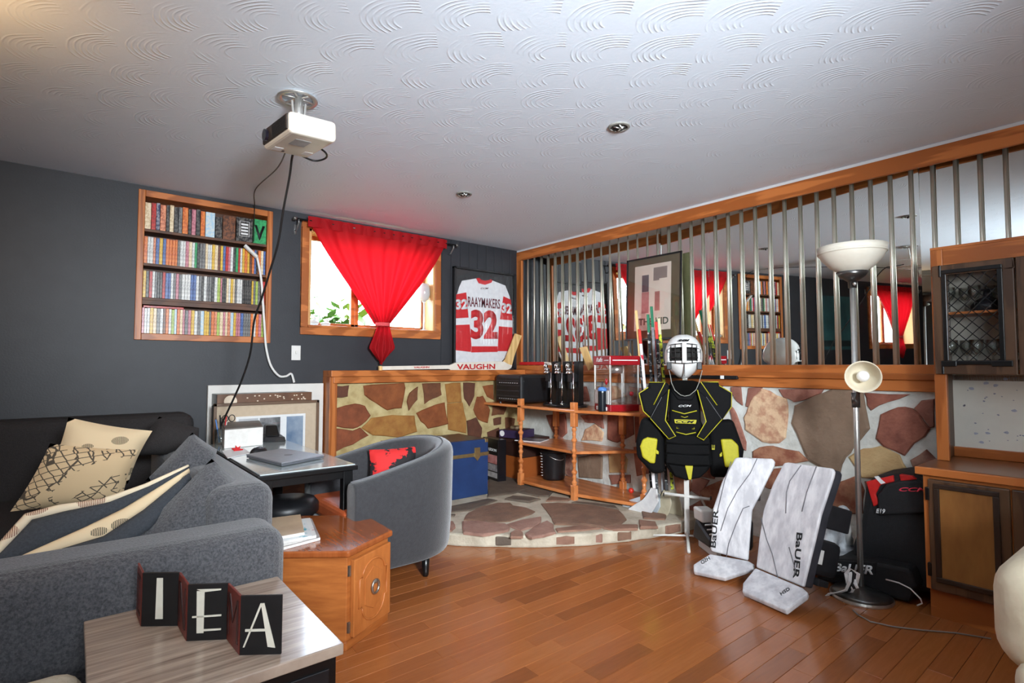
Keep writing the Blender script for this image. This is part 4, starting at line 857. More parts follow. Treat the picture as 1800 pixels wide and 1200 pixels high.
for sgn, cap, wedge, arm, elbow, tab, p1, p2, p3 in (
    (-1, [(225, 72), (408, 72), (452, 110), (430, 470), (255, 478), (165, 400), (120, 200), (222, 132)], [(370, 235), (445, 150), (405, 490), (512, 660), (440, 695), (245, 475)],
     [(140, 478), (335, 495), (385, 700), (392, 1088), (250, 1110), (165, 1010), (82, 930), (76, 750), (118, 560)], [(205, 692), (318, 706), (286, 984), (232, 978), (150, 920), (123, 800), (150, 722)], [(296, 820), (330, 850), (326, 880), (296, 872)],
     [(222, 132), (120, 200), (165, 400), (240, 470)], [(230, 74), (406, 74), (280, 325)], [(448, 150), (405, 490), (512, 660), (440, 695)]),
    (1, [(782, 62), (965, 62), (968, 102), (1096, 180), (1090, 330), (1000, 470), (830, 480), (745, 140)], [(745, 150), (835, 225), (990, 465), (802, 690), (735, 655), (830, 490)],
     [(850, 495), (1110, 470), (1168, 650), (1214, 800), (1200, 900), (1105, 1000), (1035, 1100), (872, 1110), (862, 700)], [(975, 682), (1090, 676), (1155, 740), (1160, 880), (1100, 975), (1016, 982)], [(990, 815), (962, 845), (965, 875), (990, 866)],
     [(968, 102), (1096, 180), (1090, 330), (995, 465)], [(965, 64), (782, 64), (945, 315)], [(745, 150), (830, 490), (735, 655), (805, 692)])):
    ap = puff('arm', arm, -.045, .05, CPB, cp, .03, 4)
    puff('elbow_pad', elbow, -.068, -.03, YELLOW, ap, .012); puff('elbow_tab', tab, -.06, -.03, YELLOW, ap, .004)
    puff('shoulder_cap', cap, -.075, .04, CPD, cp, .022)
    wd = puff('chest_plate', wedge, -.098, -.05, CPD, cp, .008)
    pipe(p1, -.066); pipe(p2, -.076); pipe(p3, -.096, wd); pipe([wedge[5] if sgn < 0 else wedge[2], wedge[4] if sgn < 0 else wedge[3]], -.096, wd, .0028); pipe([wedge[0] if sgn < 0 else wedge[1], wedge[5] if sgn < 0 else wedge[2]], -.097, wd, .002, mat('grey_seam', (110, 112, 114), (100, 100, 104), 30, .5))
puff('badge_plate', [(498, 482), (736, 482), (724, 525), (505, 525)], -.066, -.045, YELLOW, cp, .002)
def gq(a, b_): q = Q([(a, b_)])[0]; return V((q[0], 0, q[1]))
def gtext(body, org, right, up, m, y, par=None, **k):
    O = gq(*org); O.y = y; B0 = V((O.x, 0, O.z))
    return text('lettering', body, m, par or cp, O, gq(org[0]+right[0], org[1]+right[1])-B0, gq(org[0]+up[0], org[1]+up[1])-B0, **k)
gtext('CCM', (515, 518), (195, 0), (0, -28), BLACKP, -.0665, shear=.35, bold=.03)
gtext('CCM', (545, 345), (138, -6), (0, -22), WHITEP, -.0625, shear=.3, bold=.03)
gtext('E', (885, 795), (0, -52), (30, 0), YELLOW, -.0725)
pipe([(476, 385), (606, 420), (738, 382)], -.054); pipe([(518, 622), (620, 646), (724, 620)], -.056); pipe([(570, 448), (608, 460), (645, 448)], -.054, None, .0022)
for q_ in ([(522, 565), (550, 585), (524, 580)], [(712, 565), (678, 585), (708, 580)]): pipe(q_, -.055, None, .0024, None, True)
puff('tail_pad', [(606, 980), (690, 980), (670, 1130), (640, 1130)], -.082, -.05, YELLOW, cp, .004)

mk = thing('goalie_mask', 'white goalie mask with wire cage on top of the stand', 'mask', (GB.x, GB.y, 0), GRZ)
mq = lambda a, b_: (LX(1150+a/8.575), LZ(580+b_/8.575))
MW = mat('mask_white', (228, 228, 226), (214, 214, 212), 20, .25, coat=.4)
mcx, mcz = mq(478, 395); mcz0 = mq(478, 80)[1]
def mask_pt(u, v, s=1.0):
    a = 2*PI*u; t = PI*v; z = -math.cos(t)                       # v from chin to crown
    rr = math.sin(t)**.8
    w = .124 if z > -.35 else .124-.060*((-z-.35)/.65)**1.1
    x = w*rr*math.cos(a); y = rr*math.sin(a)*(.135 if math.sin(a) < 0 else .15)
    if z < -.15 and math.sin(a) > 0: y *= max(.25, 1-1.0*(-z-.15))
    return V((x*s, .02+y*s, z*.152*s))
mb = MB(); nu, nv = 44, 30; vs = [mask_pt(i/nu, .02+.965*j/nv) for j in range(nv+1) for i in range(nu)]; fs = []
for j in range(nv):
    for i in range(nu):
        c = (vs[j*nu+i]+vs[(j+1)*nu+(i+1) % nu])/2
        if c.y < 0 and abs(c.x) < .092 and -.032 < c.z < .062-.25*abs(c.x)**1.2*.4: continue
        fs.append((j*nu+i, j*nu+(i+1) % nu, (j+1)*nu+(i+1) % nu, (j+1)*nu+i))
mb.add([p+V((mcx, 0, mcz)) for p in vs], fs); mb.build('shell', MW, mk, smooth=True, solid=.006)
MB().add([mask_pt(i/24, .04+.92*j/14, .9)+V((mcx, 0, mcz)) for j in range(15) for i in range(24)], [(j*24+i, j*24+(i+1) % 24, (j+1)*24+(i+1) % 24, (j+1)*24+i) for j in range(14) for i in range(24)]).build('liner', mat('liner_black', (24, 23, 22), (34, 32, 30), 20, .8), mk, smooth=True)
MB().hull([(mcx-.055, -.02, mq(0, 150)[1]), (mcx+.055, -.02, mq(0, 150)[1]), (mcx+.055, .10, mq(0, 150)[1]), (mcx-.055, .10, mq(0, 150)[1])], [(mcx-.006, .0, mq(0, 62)[1]), (mcx+.006, .0, mq(0, 62)[1]), (mcx+.02, .08, mq(0, 80)[1]), (mcx-.02, .08, mq(0, 80)[1])]).build('crest', MW, mk, bevel=.006)
CW = mat('cage_wire', (40, 38, 36), (32, 31, 29), 30, .4, metal=.3)
def cagey(x): return -.135+.9*(x-mcx)**2/.12
cg = MB()
for yy, half in ((205, 200), (262, 225), (330, 235), (415, 235), (500, 190)):
    cg.tube([(mq(478+half*s_, 0)[0], cagey(mq(478+half*s_, 0)[0]), mq(0, yy+ (abs(s_)**2)*(18 if yy < 300 else -18 if yy > 450 else 0))[1]) for s_ in [i/8-1 for i in range(17)]], .0024, 6)
for xx, ya_, yb_ in ((300, 235, 470), (365, 205, 500), (605, 205, 500), (670, 235, 470), (245, 290, 440), (722, 290, 440)):
    cg.tube([(mq(xx, 0)[0], cagey(mq(xx, 0)[0])-.002, mq(0, ya_)[1]), (mq(xx, 0)[0], cagey(mq(xx, 0)[0])-.002, mq(0, yb_)[1])], .0026, 6)
cg.build('cage', CW, mk, smooth=True)
a_, b1 = mq(462, 490), mq(524, 185)
MB().bb((a_[0], -.142, a_[1]), (b1[0], -.132, b1[1])).build('nose_bar', MW, mk, bevel=.002)
for x in (270, 705):
    p = mq(x, 525); MB().bb((p[0]-.016, -.085, p[1]-.03), (p[0]+.016, -.06, p[1]+.02)).build('strap_clip', BLACK, mk, bevel=.004)
p0_, p1_ = mq(492, 500), mq(492, 735); MB().bb((p0_[0]-.002, -.132, p1_[1]+.02), (p0_[0]+.002, -.10, p0_[1])).build('chin_seam', BLACK, mk)
O = mq(412, 172); text('lettering', 'CCM', BLACKP, mk, (O[0], -.118, O[1]), (mq(566, 0)[0]-O[0], 0, 0), (0, .012, .010), ext=.006, shear=.3, bold=.02)
tg = [(270, 600), (290, 700), (305, 790), (350, 900), (430, 968), (490, 985), (560, 968), (650, 890), (690, 790), (715, 700), (740, 600), (690, 640), (620, 700), (490, 730), (360, 690), (310, 640)]
MB().prism([mq(a, b_) for a, b_ in tg], -.104, -.099, FY).build('throat_guard', glass_mat('clear_guard', (.9, .9, .88), .02, .5), mk)
MB().tube([(mq(a, b_)[0], -.1015, mq(a, b_)[1]) for a, b_ in tg[:11]], .0025, 6).build('guard_rim', mat('guard_edge', (176, 176, 168), (160, 160, 152), 30, .3), mk, smooth=True)

# ------------------------------------------------------------------ leg pads
PADW = mat('pad_white', (218, 216, 217), (182, 180, 184), 8, .5, bump=.35, bscale=40, stretch=(2.5, 2.5, .8), sharp=(.35, .62)); PADK = mat('pad_side', (54, 54, 60), (40, 40, 46), 12, .6)
SEAM = mat('pad_seam', (120, 118, 122), (96, 94, 98), 20, .7)
def pad(name_label, A0, B0, leanang, face, boot, seams, words, bootword, bz=.10, thick=.085):
    A_ = at(*A0, z=bz); B_ = at(*B0, z=bz); ax = (B_-A_).normalized(); bk_ = V((0, 0, 1)).cross(ax); bk_ = bk_ if bk_.dot(A_-CAM) > 0 else -bk_
    up = (V((0, 0, 1))*math.cos(leanang)+bk_*math.sin(leanang)).normalized(); n = ax.cross(up); n = n if n.dot(CAM-A_) > 0 else -n
    th_ = thing('leg_pad', name_label, 'leg pad', (A_.x, A_.y, 0)); O = V((A_.x, A_.y, 0))
    f = lambda a, b_, off=0: atp(a, b_, A_+n*off, n)-O
    pts = [f(*p) for p in face]
    loc = [((p-(A_-O)).dot(ax), (p-(A_-O)).dot(up)) for p in pts]
    Mx = frame(A_-O, ax, up, n)
    MB().prism(loc, -.022, 0, Mx).build('face', PADW, th_, bevel=.012, seg=3)
    MB().prism([(a*.97, b_) for a, b_ in loc], -thick, -.02, Mx).build('core', PADK, th_, bevel=.012, seg=2)
    # boot flap: on the floor in front, its far edge meets the foot of the face
    for kk in [.1+.04*i for i in range(60)]:                         # tilt the flap until its toe meets the floor
        bn = (V((0, 0, 1))+n*kk).normalized(); q = [atp(a, b_, A_, bn)-O for a, b_ in boot]
        if min(p.z for p in q) < .034: break
    MB().hull([p-bn*.03 for p in q], q).build('boot_flap', PADW, th_, bevel=.008, seg=2)
    for s in seams: MB().tube([tuple(f(a, b_, .0008)) for a, b_ in s], .0024, 6).build('seam', SEAM, th_, smooth=True)
    for w, o, r, u in words: text('lettering', w, BLACKP, th_, f(*o, .0006), f(o[0]+r[0], o[1]+r[1], .0006)-f(*o, .0006), f(o[0]+u[0], o[1]+u[1], .0006)-f(*o, .0006), bold=.02)
    w, o, r, u = bootword; pl = A_+V((0, 0, q[0].z-(q[0].z)))  # on the flap
    g = lambda a, b_: atp(a, b_, q[0]+O+bn*.001, bn)-O
    text('lettering', w, BLACKP, th_, g(*o), g(o[0]+r[0], o[1]+r[1])-g(*o), g(o[0]+u[0], o[1]+u[1])-g(*o), bold=.015)
    return th_, (A_, ax, up, n, O)
P_ = lambda pts: px((1200, 780), 3.53, pts)
pl_, fl = pad('white goalie leg pad standing left of the pair by the stone wall', (1253, 976), (1313, 985), .30,
    P_([(325, 86), (345, 82), (560, 90), (574, 112), (570, 140), (490, 300), (432, 410), (420, 560), (408, 725), (175, 665), (170, 640), (180, 560), (188, 400), (245, 230)]),
    P_([(170, 680), (405, 722), (447, 745), (440, 772), (262, 830), (68, 788), (66, 745)]),
    [P_([(462, 90), (420, 180), (340, 290), (280, 400), (235, 540)]), P_([(415, 385), (375, 400), (330, 500), (285, 620), (272, 698)]), P_([(300, 110), (260, 230), (215, 420)])],
    [('BaUER', P_([(205, 646)])[0], tuple(v/3.53 for v in (18, -235)), tuple(v/3.53 for v in (-34, -8)))], ('HSD', P_([(172, 716)])[0], (-15, 9), (-3, -6)))
pr_, fr = pad('white goalie leg pad standing right of the pair by the floor lamp', (1328, 996), (1411, 1031), .30,
    P_([(625, 116), (650, 112), (925, 150), (938, 170), (930, 205), (852, 440), (815, 600), (785, 720), (745, 888), (452, 765), (470, 600), (498, 410), (555, 250)]),
    P_([(450, 766), (745, 890), (778, 918), (770, 935), (640, 1030), (368, 912), (372, 862)]),
    [P_([(735, 132), (665, 230), (645, 300), (640, 430)]), P_([(486, 460), (520, 590), (555, 680), (590, 830), (575, 880)]), P_([(830, 140), (770, 300), (740, 420)]), P_([(660, 640), (700, 780), (690, 820)])],
    [('BaUER', P_([(708, 548)])[0], tuple(v/3.53 for v in (-24, 285)), tuple(v/3.53 for v in (36, 6)))], ('HSD', P_([(612, 940)])[0], (16, -10), (-3, -5)))
def padbox(name, fr_, th_, a, b_, m, bev=.008):
    A_, ax, up, n, O = fr_; MB(frame(A_-O, ax, up, n)).bb(a, b_).build(name, m, th_, bevel=bev)
KN = mat('strap_black', (34, 34, 37), (26, 26, 29), 20, .55)
padbox('knee_block', fr, pr_, (.20, .30, -.26), (.29, .42, -.08), KN); padbox('calf_wrap', fr, pr_, (.16, .06, -.28), (.26, .24, -.08), KN, .03)
padbox('strap', fr, pr_, (.0, .02, -.16), (.30, .05, -.085), KN, .004); padbox('buckle', fr, pr_, (.262, .12, -.13), (.27, .19, -.10), WHITE, .002)
padbox('knee_block', fl, pl_, (.15, .34, -.2), (.24, .44, -.08), mat('pad_grey', (150, 154, 158), (130, 134, 138), 14, .6)); padbox('calf_wrap', fl, pl_, (.03, .05, -.2), (.2, .24, -.08), KN, .03)
# gloves, skate, bags
gl = thing('goalie_glove', 'white and grey goalie glove heaped between pad and lamp', 'glove', tuple(at(1465, 985, x=-.30)))
gl.location.z = 0
GLW = mat('glove_white', (240, 243, 246), (186, 192, 198), 13, .55, bump=1.2, bscale=24, sharp=(.4, .6))
k = FPX/((gl.location-CAM).dot(_f)); cr = V((_r.x, _r.y, 0)).normalized()
def gp(pxx, pyy, off=0): p = at(pxx, pyy, d=(gl.location-CAM).dot(_f)+off); return p-gl.location
mb = MB()
for a, b_, r in ((1455, 955, .07), (1470, 925, .075), (1482, 905, .05), (1488, 950, .045), (1480, 975, .06), (1445, 965, .06)):
    p = gp(a, b_); mb.ball(tuple(p), (r*.9, r*.8, r*1.15), 12, 8)
p = gp(1472, 985); mb.bb((p.x-.13, p.y-.10, .002), (p.x+.10, p.y+.08, .14))
go = mb.build('shell', GLW, gl, smooth=True); d_ = go.modifiers.new('merge', 'REMESH'); d_.mode = 'VOXEL'; d_.voxel_size = .012; d_.use_smooth_shade = True
tube = [gp(1478, 893, -.03), gp(1486, 906, -.05), gp(1490, 930, -.05), gp(1494, 955, -.04)]
MB().tube([tuple(q) for q in tube], .018, 8).build('binding', WHITE, gl, smooth=True)
sk = thing('ice_skate', 'black and white ice skate tucked behind the left leg pad', 'skate', tuple(at(1256, 978, z=0)), -.6)
MB().hull([(-.05, -.05, .06), (.05, -.05, .06), (.06, .2, .06), (-.06, .2, .06)], [(-.04, -.04, .12), (.04, -.04, .12), (.04, .19, .20), (-.04, .19, .20)]).build('boot', BLACK, sk, bevel=.02)
MB().hull([(-.04, .08, .18), (.04, .08, .18), (.045, .2, .18), (-.045, .2, .18)], [(-.045, .08, .26), (.045, .08, .26), (.05, .2, .26), (-.05, .2, .26)]).build('cuff', WHITE, sk, bevel=.012)
MB().bb((-.016, -.06, .0), (.016, .2, .062)).build('blade_holder', WHITE, sk, bevel=.006)
for i in range(4): MB().tube([(-.03, -.0+.03*i, .135+.02*i), (.03, .01+.03*i, .135+.02*i)], .005, 6).build('lace', WHITEP, sk, smooth=True)
BAGF = mat('bag_black', (20, 20, 22), (27, 27, 30), 50, .7, bump=.5, bscale=300); BAGR = mat('bag_red', (206, 34, 28), (184, 26, 24), 40, .6)
hb = thing('hockey_bag', 'tall black hockey bag with red top panels beside the cabinet', 'bag', tuple(at(1570, 1050, x=-.35)), 0)
hb.location.z = 0; hb.location.y = -3.42; hb.location.x = -.22
def hbp(pxx, pyy, off=0): p = at(pxx, pyy, x=-.40+off); return p-hb.location
def hbf(name, pts, x0_, x1_, m, bev=.01, par=None):
    q = [hbp(a, b_) for a, b_ in pts]; return MB().prism([(v.y, v.z) for v in q], x0_, x1_, Matrix(((0, 0, 1, 0), (1, 0, 0, 0), (0, 1, 0, 0), (0, 0, 0, 1)))).build(name, m, par or hb, bevel=bev, seg=3)
hbf('body', [(1520, 850), (1535, 838), (1580, 832), (1604, 833), (1640, 850), (1645, 1000), (1640, 1045), (1500, 1035), (1496, 960), (1512, 915)], -.18, .18, BAGF, .035)
hbf('side_panel', [(1523, 846), (1570, 835), (1573, 846), (1548, 852), (1540, 868), (1547, 885), (1536, 890)], -.19, -.15, BAGR, .006); hbf('side_panel', [(1581, 833), (1604, 836), (1612, 842), (1584, 846)], -.19, -.15, BAGR, .006)
hbf('flap', [(1545, 868), (1560, 850), (1580, 844), (1612, 843), (1640, 852), (1640, 900), (1545, 905)], -.205, -.16, BAGF, .012)
hbf('label_stripe', [(1538, 837), (1544, 836), (1558, 848), (1550, 850)], -.194, -.18, WHITEP, .001)
def hbt(body, o, r, u, m, xo=-.206, **k):
    O = hbp(*o); B = lambda a, b_: hbp(a, b_); R1 = B(o[0]+r[0], o[1]+r[1])-O; U1 = B(o[0]+u[0], o[1]+u[1])-O; O.x = xo
    text('lettering', body, m, hb, O, R1, U1, **k)
hbt('CCM', (1583, 862), (52, 1), (0, -7), mat('pink_print', (226, 60, 84), (216, 52, 76), 30, .6), bold=.03, shear=.3); hbt('E19', (1543, 900), (16, 1), (0, -8), WHITEP, bold=.02, shear=.2)
b2 = thing('duffel_bag', 'black duffel bag with white lettering lying behind the lamp pole', 'bag', (-.36, -3.17, 0), 0)
def dbp(pxx, pyy): return at(pxx, pyy, x=-.50)-b2.location
def duf(name, pts, x0_, x1_, m, bev): 
    q = [dbp(a, b_) for a, b_ in pts]; return MB().prism([(v.y, max(.002, v.z)) for v in q], x0_, x1_, Matrix(((0, 0, 1, 0), (1, 0, 0, 0), (0, 1, 0, 0), (0, 0, 0, 1)))).build(name, m, b2, bevel=bev, seg=3)
duf('body', [(1445, 985), (1475, 982), (1540, 988), (1600, 1000), (1612, 1030), (1600, 1060), (1440, 1052), (1432, 1015)], -.14, .12, BAGF, .04)
duf('carry_panel', [(1462, 984), (1541, 988), (1539, 1009), (1460, 1003)], -.15, -.12, BAGF, .004)
O = dbp(1467, 1003); O.x = -.151; R1 = dbp(1536, 1009)-dbp(1467, 1003); U1 = dbp(1469, 988)-dbp(1467, 1003)
text('lettering', 'BaUER', WHITEP, b2, O, R1, U1, bold=.03, shear=.1)
def ribbon(name, pts, w, m, label, cat):
    R_ = []
    for i, p in enumerate(pts):
        t = (pts[min(i+1, len(pts)-1)]-pts[max(0, i-1)]).normalized(); s = t.cross(V((.5, .3, .8))).normalized()*w/2; R_ += [(p-s, p-s*.35, p+s*.35, p+s)]
    o = thing(name, label, cat, tuple(pts[0])); k = len(pts)
    for a, b_, mm, nm in ((0, 1, WHITEP, 'white_stripe'), (1, 2, m, 'webbing'), (2, 3, WHITEP, 'white_stripe')):
        mb = MB(); mb.add([r[c]-pts[0] for r in R_ for c in (a, b_)], [(2*i, 2*i+1, 2*i+3, 2*i+2) for i in range(k-1)]); mb.build(nm, mm, o, solid=.003)
    return o
xs_ = [(1452, 1060), (1462, 1052), (1478, 1050), (1492, 1046), (1500, 1030), (1502, 1015), (1498, 1008), (1494, 1016), (1497, 1032), (1503, 1042)]
ribbon('strap', [at(a, b_, x=-.66)+V((.0, 0, 0.02)) for a, b_ in xs_], .05, KN, 'black and white striped webbing strap looped at the lamp base', 'strap')
for pts_, lb in (([(1557, 1018), (1580, 1024), (1600, 1034), (1618, 1052), (1621, 1060), (1612, 1064)], 'thin white cord curling over the dark bag by the cabinet'),):
    tag(MB().tube([tuple(at(a, b_, x=-.53)) for a, b_ in pts_], .0035, 6).build('cord', WHITE, None, smooth=True), lb, 'cord')
fc = [(1499, 1072), (1508, 1080), (1530, 1092), (1570, 1101), (1620, 1107), (1680, 1112), (1742, 1122)]
tag(MB().tube([tuple(at(a, b_, z=.005)) for a, b_ in fc], .0032, 6).build('lamp_cord', mat('cord_grey', (150, 142, 132), (136, 130, 120), 10, .4), None, smooth=True), 'pale lamp cord trailing across the floor to the cabinet', 'cord')

# ------------------------------------------------------------------ floor lamp
lb_ = at(1514, 1050, z=0)
fl_ = thing('floor_lamp', 'brushed steel torchiere floor lamp with frosted bowl and reading arm', 'floor lamp', tuple(lb_))
lk = FPX/((lb_-CAM).dot(_f)); zl = lambda y: 1.17-(y-643.8)/lk
FROST = mat('frosted_glass', (226, 220, 206), (212, 204, 188), 6, .35, trans=.1)
DKS = mat('dark_steel', (.16, .155, .15), (.12, .12, .115), 30, .3, metal=.9)
MB().lathe([(0, 0), (.138, 0), (.141, .008), (.138, .018)], n=40).build('base_rim', STEEL, fl_, smooth=False)
MB().lathe([(.137, .018), (.125, .032), (.03, .05), (.018, .06), (0, .06)], n=40).build('base', DKS, fl_, smooth=True)
zt, zb2 = zl(427), zl(474)
MB().lathe([(.0135, .05), (.0135, zl(500))], n=16).build('pole', STEEL, fl_, smooth=True)
MB().lathe([(.02, zl(502)), (.022, zl(490)), (.024, zl(490)), (.06, zl(481)), (.074, zl(473)), (.06, zl(472)), (0, zl(472))], n=24).build('cup', DKS, fl_, smooth=True)
MB().lathe([(r*.855, h) for r, h in [(.06, zb2-.005), (.12, zb2+.03), (.165, zb2+.075), (.183, zb2+.11), (.188, zt), (.184, zt), (.178, zb2+.11), (.16, zb2+.08), (.11, zb2+.035), (.05, zb2)]], n=44).build('bowl', FROST, fl_, smooth=True)
MB().lathe([(.156, zb2+.098), (.1595, zb2+.104), (.157, zb2+.11)], n=44).build('bowl_rib', FROST, fl_, smooth=True)
rc = at(1517, 661, d=(lb_-CAM).dot(_f)-.13)-lb_; ax = (CAM-lb_-rc); ax.z -= .35; ax.normalize()
M = frame(rc, ax.orthogonal().normalized(), ax.cross(ax.orthogonal().normalized()).normalized(), ax) @ Matrix.Scale(.82, 4)
MB(M).lathe([(.03, -.10), (.045, -.085), (.085, .0), (.094, .035), (.090, .035), (.08, .0), (.04, -.08), (.0, -.085)], n=30).build('reading_shade', mat('shade_cream', (214, 204, 182), (200, 188, 164), 6, .5), fl_, smooth=True)
MB(M).lathe([(.0, -.08), (.017, -.08), (.017, -.045), (.03, -.02), (.034, .0), (.028, .02), (.012, .032), (0, .034)], n=18).build('bulb', mat('bulb_white', (240, 238, 234), (232, 230, 226), 6, .3), fl_, smooth=True)
e_ = M @ V((0, 0, -.10))
MB().tube([tuple(e_), tuple(e_*.75+V((0, 0, (1-.75)*zl(690)))), (-.012, -.01, zl(700)), (0, 0, zl(715))], .009, 8).tube([(0, 0, zl(716)), (0, 0, zl(690))], .02, 12).build('reading_arm', DKS, fl_, smooth=True)
MB().ball((-.03, -.02, zl(496)), .009).build('switch_knob', STEEL, fl_, smooth=True)

# ------------------------------------------------------------------ hutch
HY = -3.69; HX = -.55; UX = -.30; HL = 1.45
hu = thing('hutch', 'oak hutch with dark doors, leaded upper cabinet and counter', 'cabinet', (HX, HY, 0))
hb_ = lambda: MB(Matrix.Translation((-HX, -HY, 0)))
DW = mat('walnut_stain', (92, 66, 46), (70, 48, 33), 4, .4, kind='wave', stretch=(3, 3, .4)); DW2 = mat('walnut_edge', (52, 37, 28), (42, 30, 23), 4, .42, kind='wave', stretch=(3, 3, .4))
TAN = mat('burl_panel', (158, 108, 56), (126, 82, 40), 4, .42, stretch=(1, 2, .6), sharp=(.35, .65))
hb_().bb((HX, HY-HL, .13), (-.02, HY, .66)).build('base_body', WOOD, hu, bevel=.003)
hb_().bb((HX+.02, HY-HL, 0), (-.02, HY-.01, .13)).build('kick_board', WOODY, hu)
hb_().bb((HX-.028, HY-HL, .66), (-.02, HY+.02, .70)).build('counter_top', mat('counter_oak', (134, 80, 42), (112, 64, 32), 3, .3, kind='wave', stretch=(3, .35, 3), coat=.3), hu, bevel=.006)
hb_().bb((HX-.032, HY-HL, .662), (HX-.022, HY+.024, .698)).build('counter_edge', WOODY, hu, bevel=.004)
fy = lambda p, x=HX: at(p, 900, x=x).y
def door(name, y0, y1, z0_, z1_, xf, panel_m):
    d = hb_().bb((xf-.02, y1, z0_), (xf-.001, y0, z1_)).build(name, DW, hu, bevel=.006)
    return d
zz = lambda p, yy, x=HX: at(p, yy, x=x).z
dy0, dy1 = fy(1634), fy(1778)
D1 = door('door', dy0, dy1, .135, .645, HX, TAN)
py0, py1 = fy(1655), fy(1748); pz0, pz1 = .20, .605
def rimmed(par, y0, y1, z0_, z1_, xf, w, m, name='moulding'):
    for a, b_ in (((xf-.012, y1-w, z0_-w), (xf, y0+w, z0_)), ((xf-.012, y1-w, z1_), (xf, y0+w, z1_+w)), ((xf-.012, y1-w, z0_), (xf, y1, z1_)), ((xf-.012, y0, z0_), (xf, y0+w, z1_))): hb_().bb(a, b_).build(name, m, par, bevel=.003)
rimmed(D1, py0, py1, pz0, pz1, HX-.019, .022, DW2); hb_().bb((HX-.024, py1, pz0), (HX-.019, py0, pz1)).build('inset_panel', TAN, D1)
D2 = door('door', dy1-.006, dy1-.50, .135, .645, HX, TAN); rimmed(D2, dy1-.10, dy1-.42, pz0, pz1, HX-.019, .022, DW2); hb_().bb((HX-.024, dy1-.42, pz0), (HX-.019, dy1-.10, pz1)).build('inset_panel', TAN, D2)
for z in (.225, .575): hb_().bb((HX-.024, HY-.028, z-.03), (HX-.0, HY-.012, z+.03)).build('hinge', BLACKM, hu, bevel=.003)
UT = at(1631, 441, x=UX).z; UB = at(1650, 656, x=UX).z
hb_().bb((UX, HY-.05, .701), (UX+.03, HY, UT)).build('front_post', WOOD, hu, bevel=.003)
hb_().bb((UX+.03, HY-.022, .701), (-.035, HY-.002, UT)).build('side_panel', DW, hu)
hb_().bb((UX, HY-HL, UT-.085), (UX+.025, HY-.05, UT)).build('top_rail', WOODY, hu, bevel=.003)
hb_().bb((UX+.0, HY-HL, UT), (-.035, HY, UT+.012)).build('top_board', WOODY, hu)
hb_().bb((UX+.02, HY-HL, UB), (-.04, HY-.05, UB+.02)).build('cupboard_floor', WOODY, hu)
WALLP = mat('sprigged_wallpaper', (222, 218, 206), (214, 210, 198), 8, .7)
hb_().bb((-.05, HY-HL, .701), (-.036, HY-.02, UT)).build('back_panel', WALLP, hu)
rw = random.Random(5); sp = [mat('sprig_blue', (164, 166, 182), (172, 174, 188), 60, .7), mat('sprig_dark', (134, 134, 150), (144, 144, 158), 60, .7)]
spm = [MB(), MB()]
for _ in range(62):
    y, z = HY-.06-rw.random()*.55, .78+rw.random()*.36; s = rw.choice([.004, .005, .006, .012])
    pts = [(y+s*math.cos(2*PI*i/7)*rw.uniform(.5, 1.2), z+s*.7*math.sin(2*PI*i/7)*rw.uniform(.5, 1.2)) for i in range(7)]
    spm[s < .008].M = Matrix.Translation((-HX, -HY, 0)); spm[s < .008].prism(pts, -.0508, -.0496, Matrix(((0, 0, 1, 0), (1, 0, 0, 0), (0, 1, 0, 0), (0, 0, 0, 1))))
for i in (0, 1): tag(spm[i].build('sprig_print', sp[i], hu), kind='stuff')
hb_().bb((-.075, HY-HL, .701), (-.05, HY-.022, .75)).build('back_rail', WOODY, hu, bevel=.003)
# leaded door of the upper cupboard
uy = lambda p: at(p, 560, x=UX).y
uz = lambda p, q_: at(p, q_, x=UX).z
dz0, dz1 = UB-.004, UT-.085
y0, y1 = uy(1643), uy(1787)
oy0, oy1 = uy(1668), uy(1757); oz0, oz1 = uz(1668, 634), uz(1668, 482)
UD = hb_()
for a, b_ in (((UX-.02, y1, dz0), (UX-.001, y0, oz0)), ((UX-.02, y1, oz1), (UX-.001, y0, dz1)), ((UX-.02, y1, oz0), (UX-.001, oy1, oz1)), ((UX-.02, oy0, oz0), (UX-.001, y0, oz1))): UD.bb(a, b_)
UD = UD.build('door', DW, hu, bevel=.004)
rimmed(UD, oy0+.0, oy1, oz0, oz1, UX-.018, .02, BLACKM)
hb_().bb((UX-.032, oy1-.045, oz0-.028), (UX-.02, oy1+.03, oz0+.0)).build('corner_bracket', BLACKM, UD, bevel=.003); hb_().bb((UX-.032, oy0-.03, oz0-.028), (UX-.02, oy0+.03, oz0)).build('corner_bracket', BLACKM, UD, bevel=.003)
lt = hb_(); wy, wz = oy0-oy1, oz1-oz0; st_ = .052
for sgn in (1, -1):
    c = -wz
    while c < wy+wz:
        # line y = oy1 + c + s*t , z = oz0 + t (diamonds stretched upright)
        seg = []
        for t in [i*wz/60 for i in range(61)]:
            yv = c+sgn*t*.9 if sgn > 0 else c+wz*.9-t*.9
            if 0 <= yv <= wy: seg.append((UX-.011, oy1+yv, oz0+t))
        if len(seg) > 1: lt.tube([seg[0], seg[-1]], .0022, 5)
        c += st_
lt.build('lattice', BLACKM, UD)
hb_().bb((UX-.007, oy1, oz0), (UX-.004, oy0, oz1)).build('pane', GLASS, UD)
for z in (dz0+.03, dz1-.03): hb_().bb((UX-.024, HY-.047, z-.03), (UX-.0, HY-.036, z+.03)).build('hinge', BLACKM, hu, bevel=.003)
D4 = hb_().bb((UX-.02, y1-.50, dz0), (UX-.001, y1-.006, dz1)).build('door', DW, hu, bevel=.004)
ZS1 = uz(1700, 546)
hb_().bb((UX+.03, HY-HL, ZS1-.012), (-.05, HY-.022, ZS1)).build('cupboard_shelf', WOODY, hu)
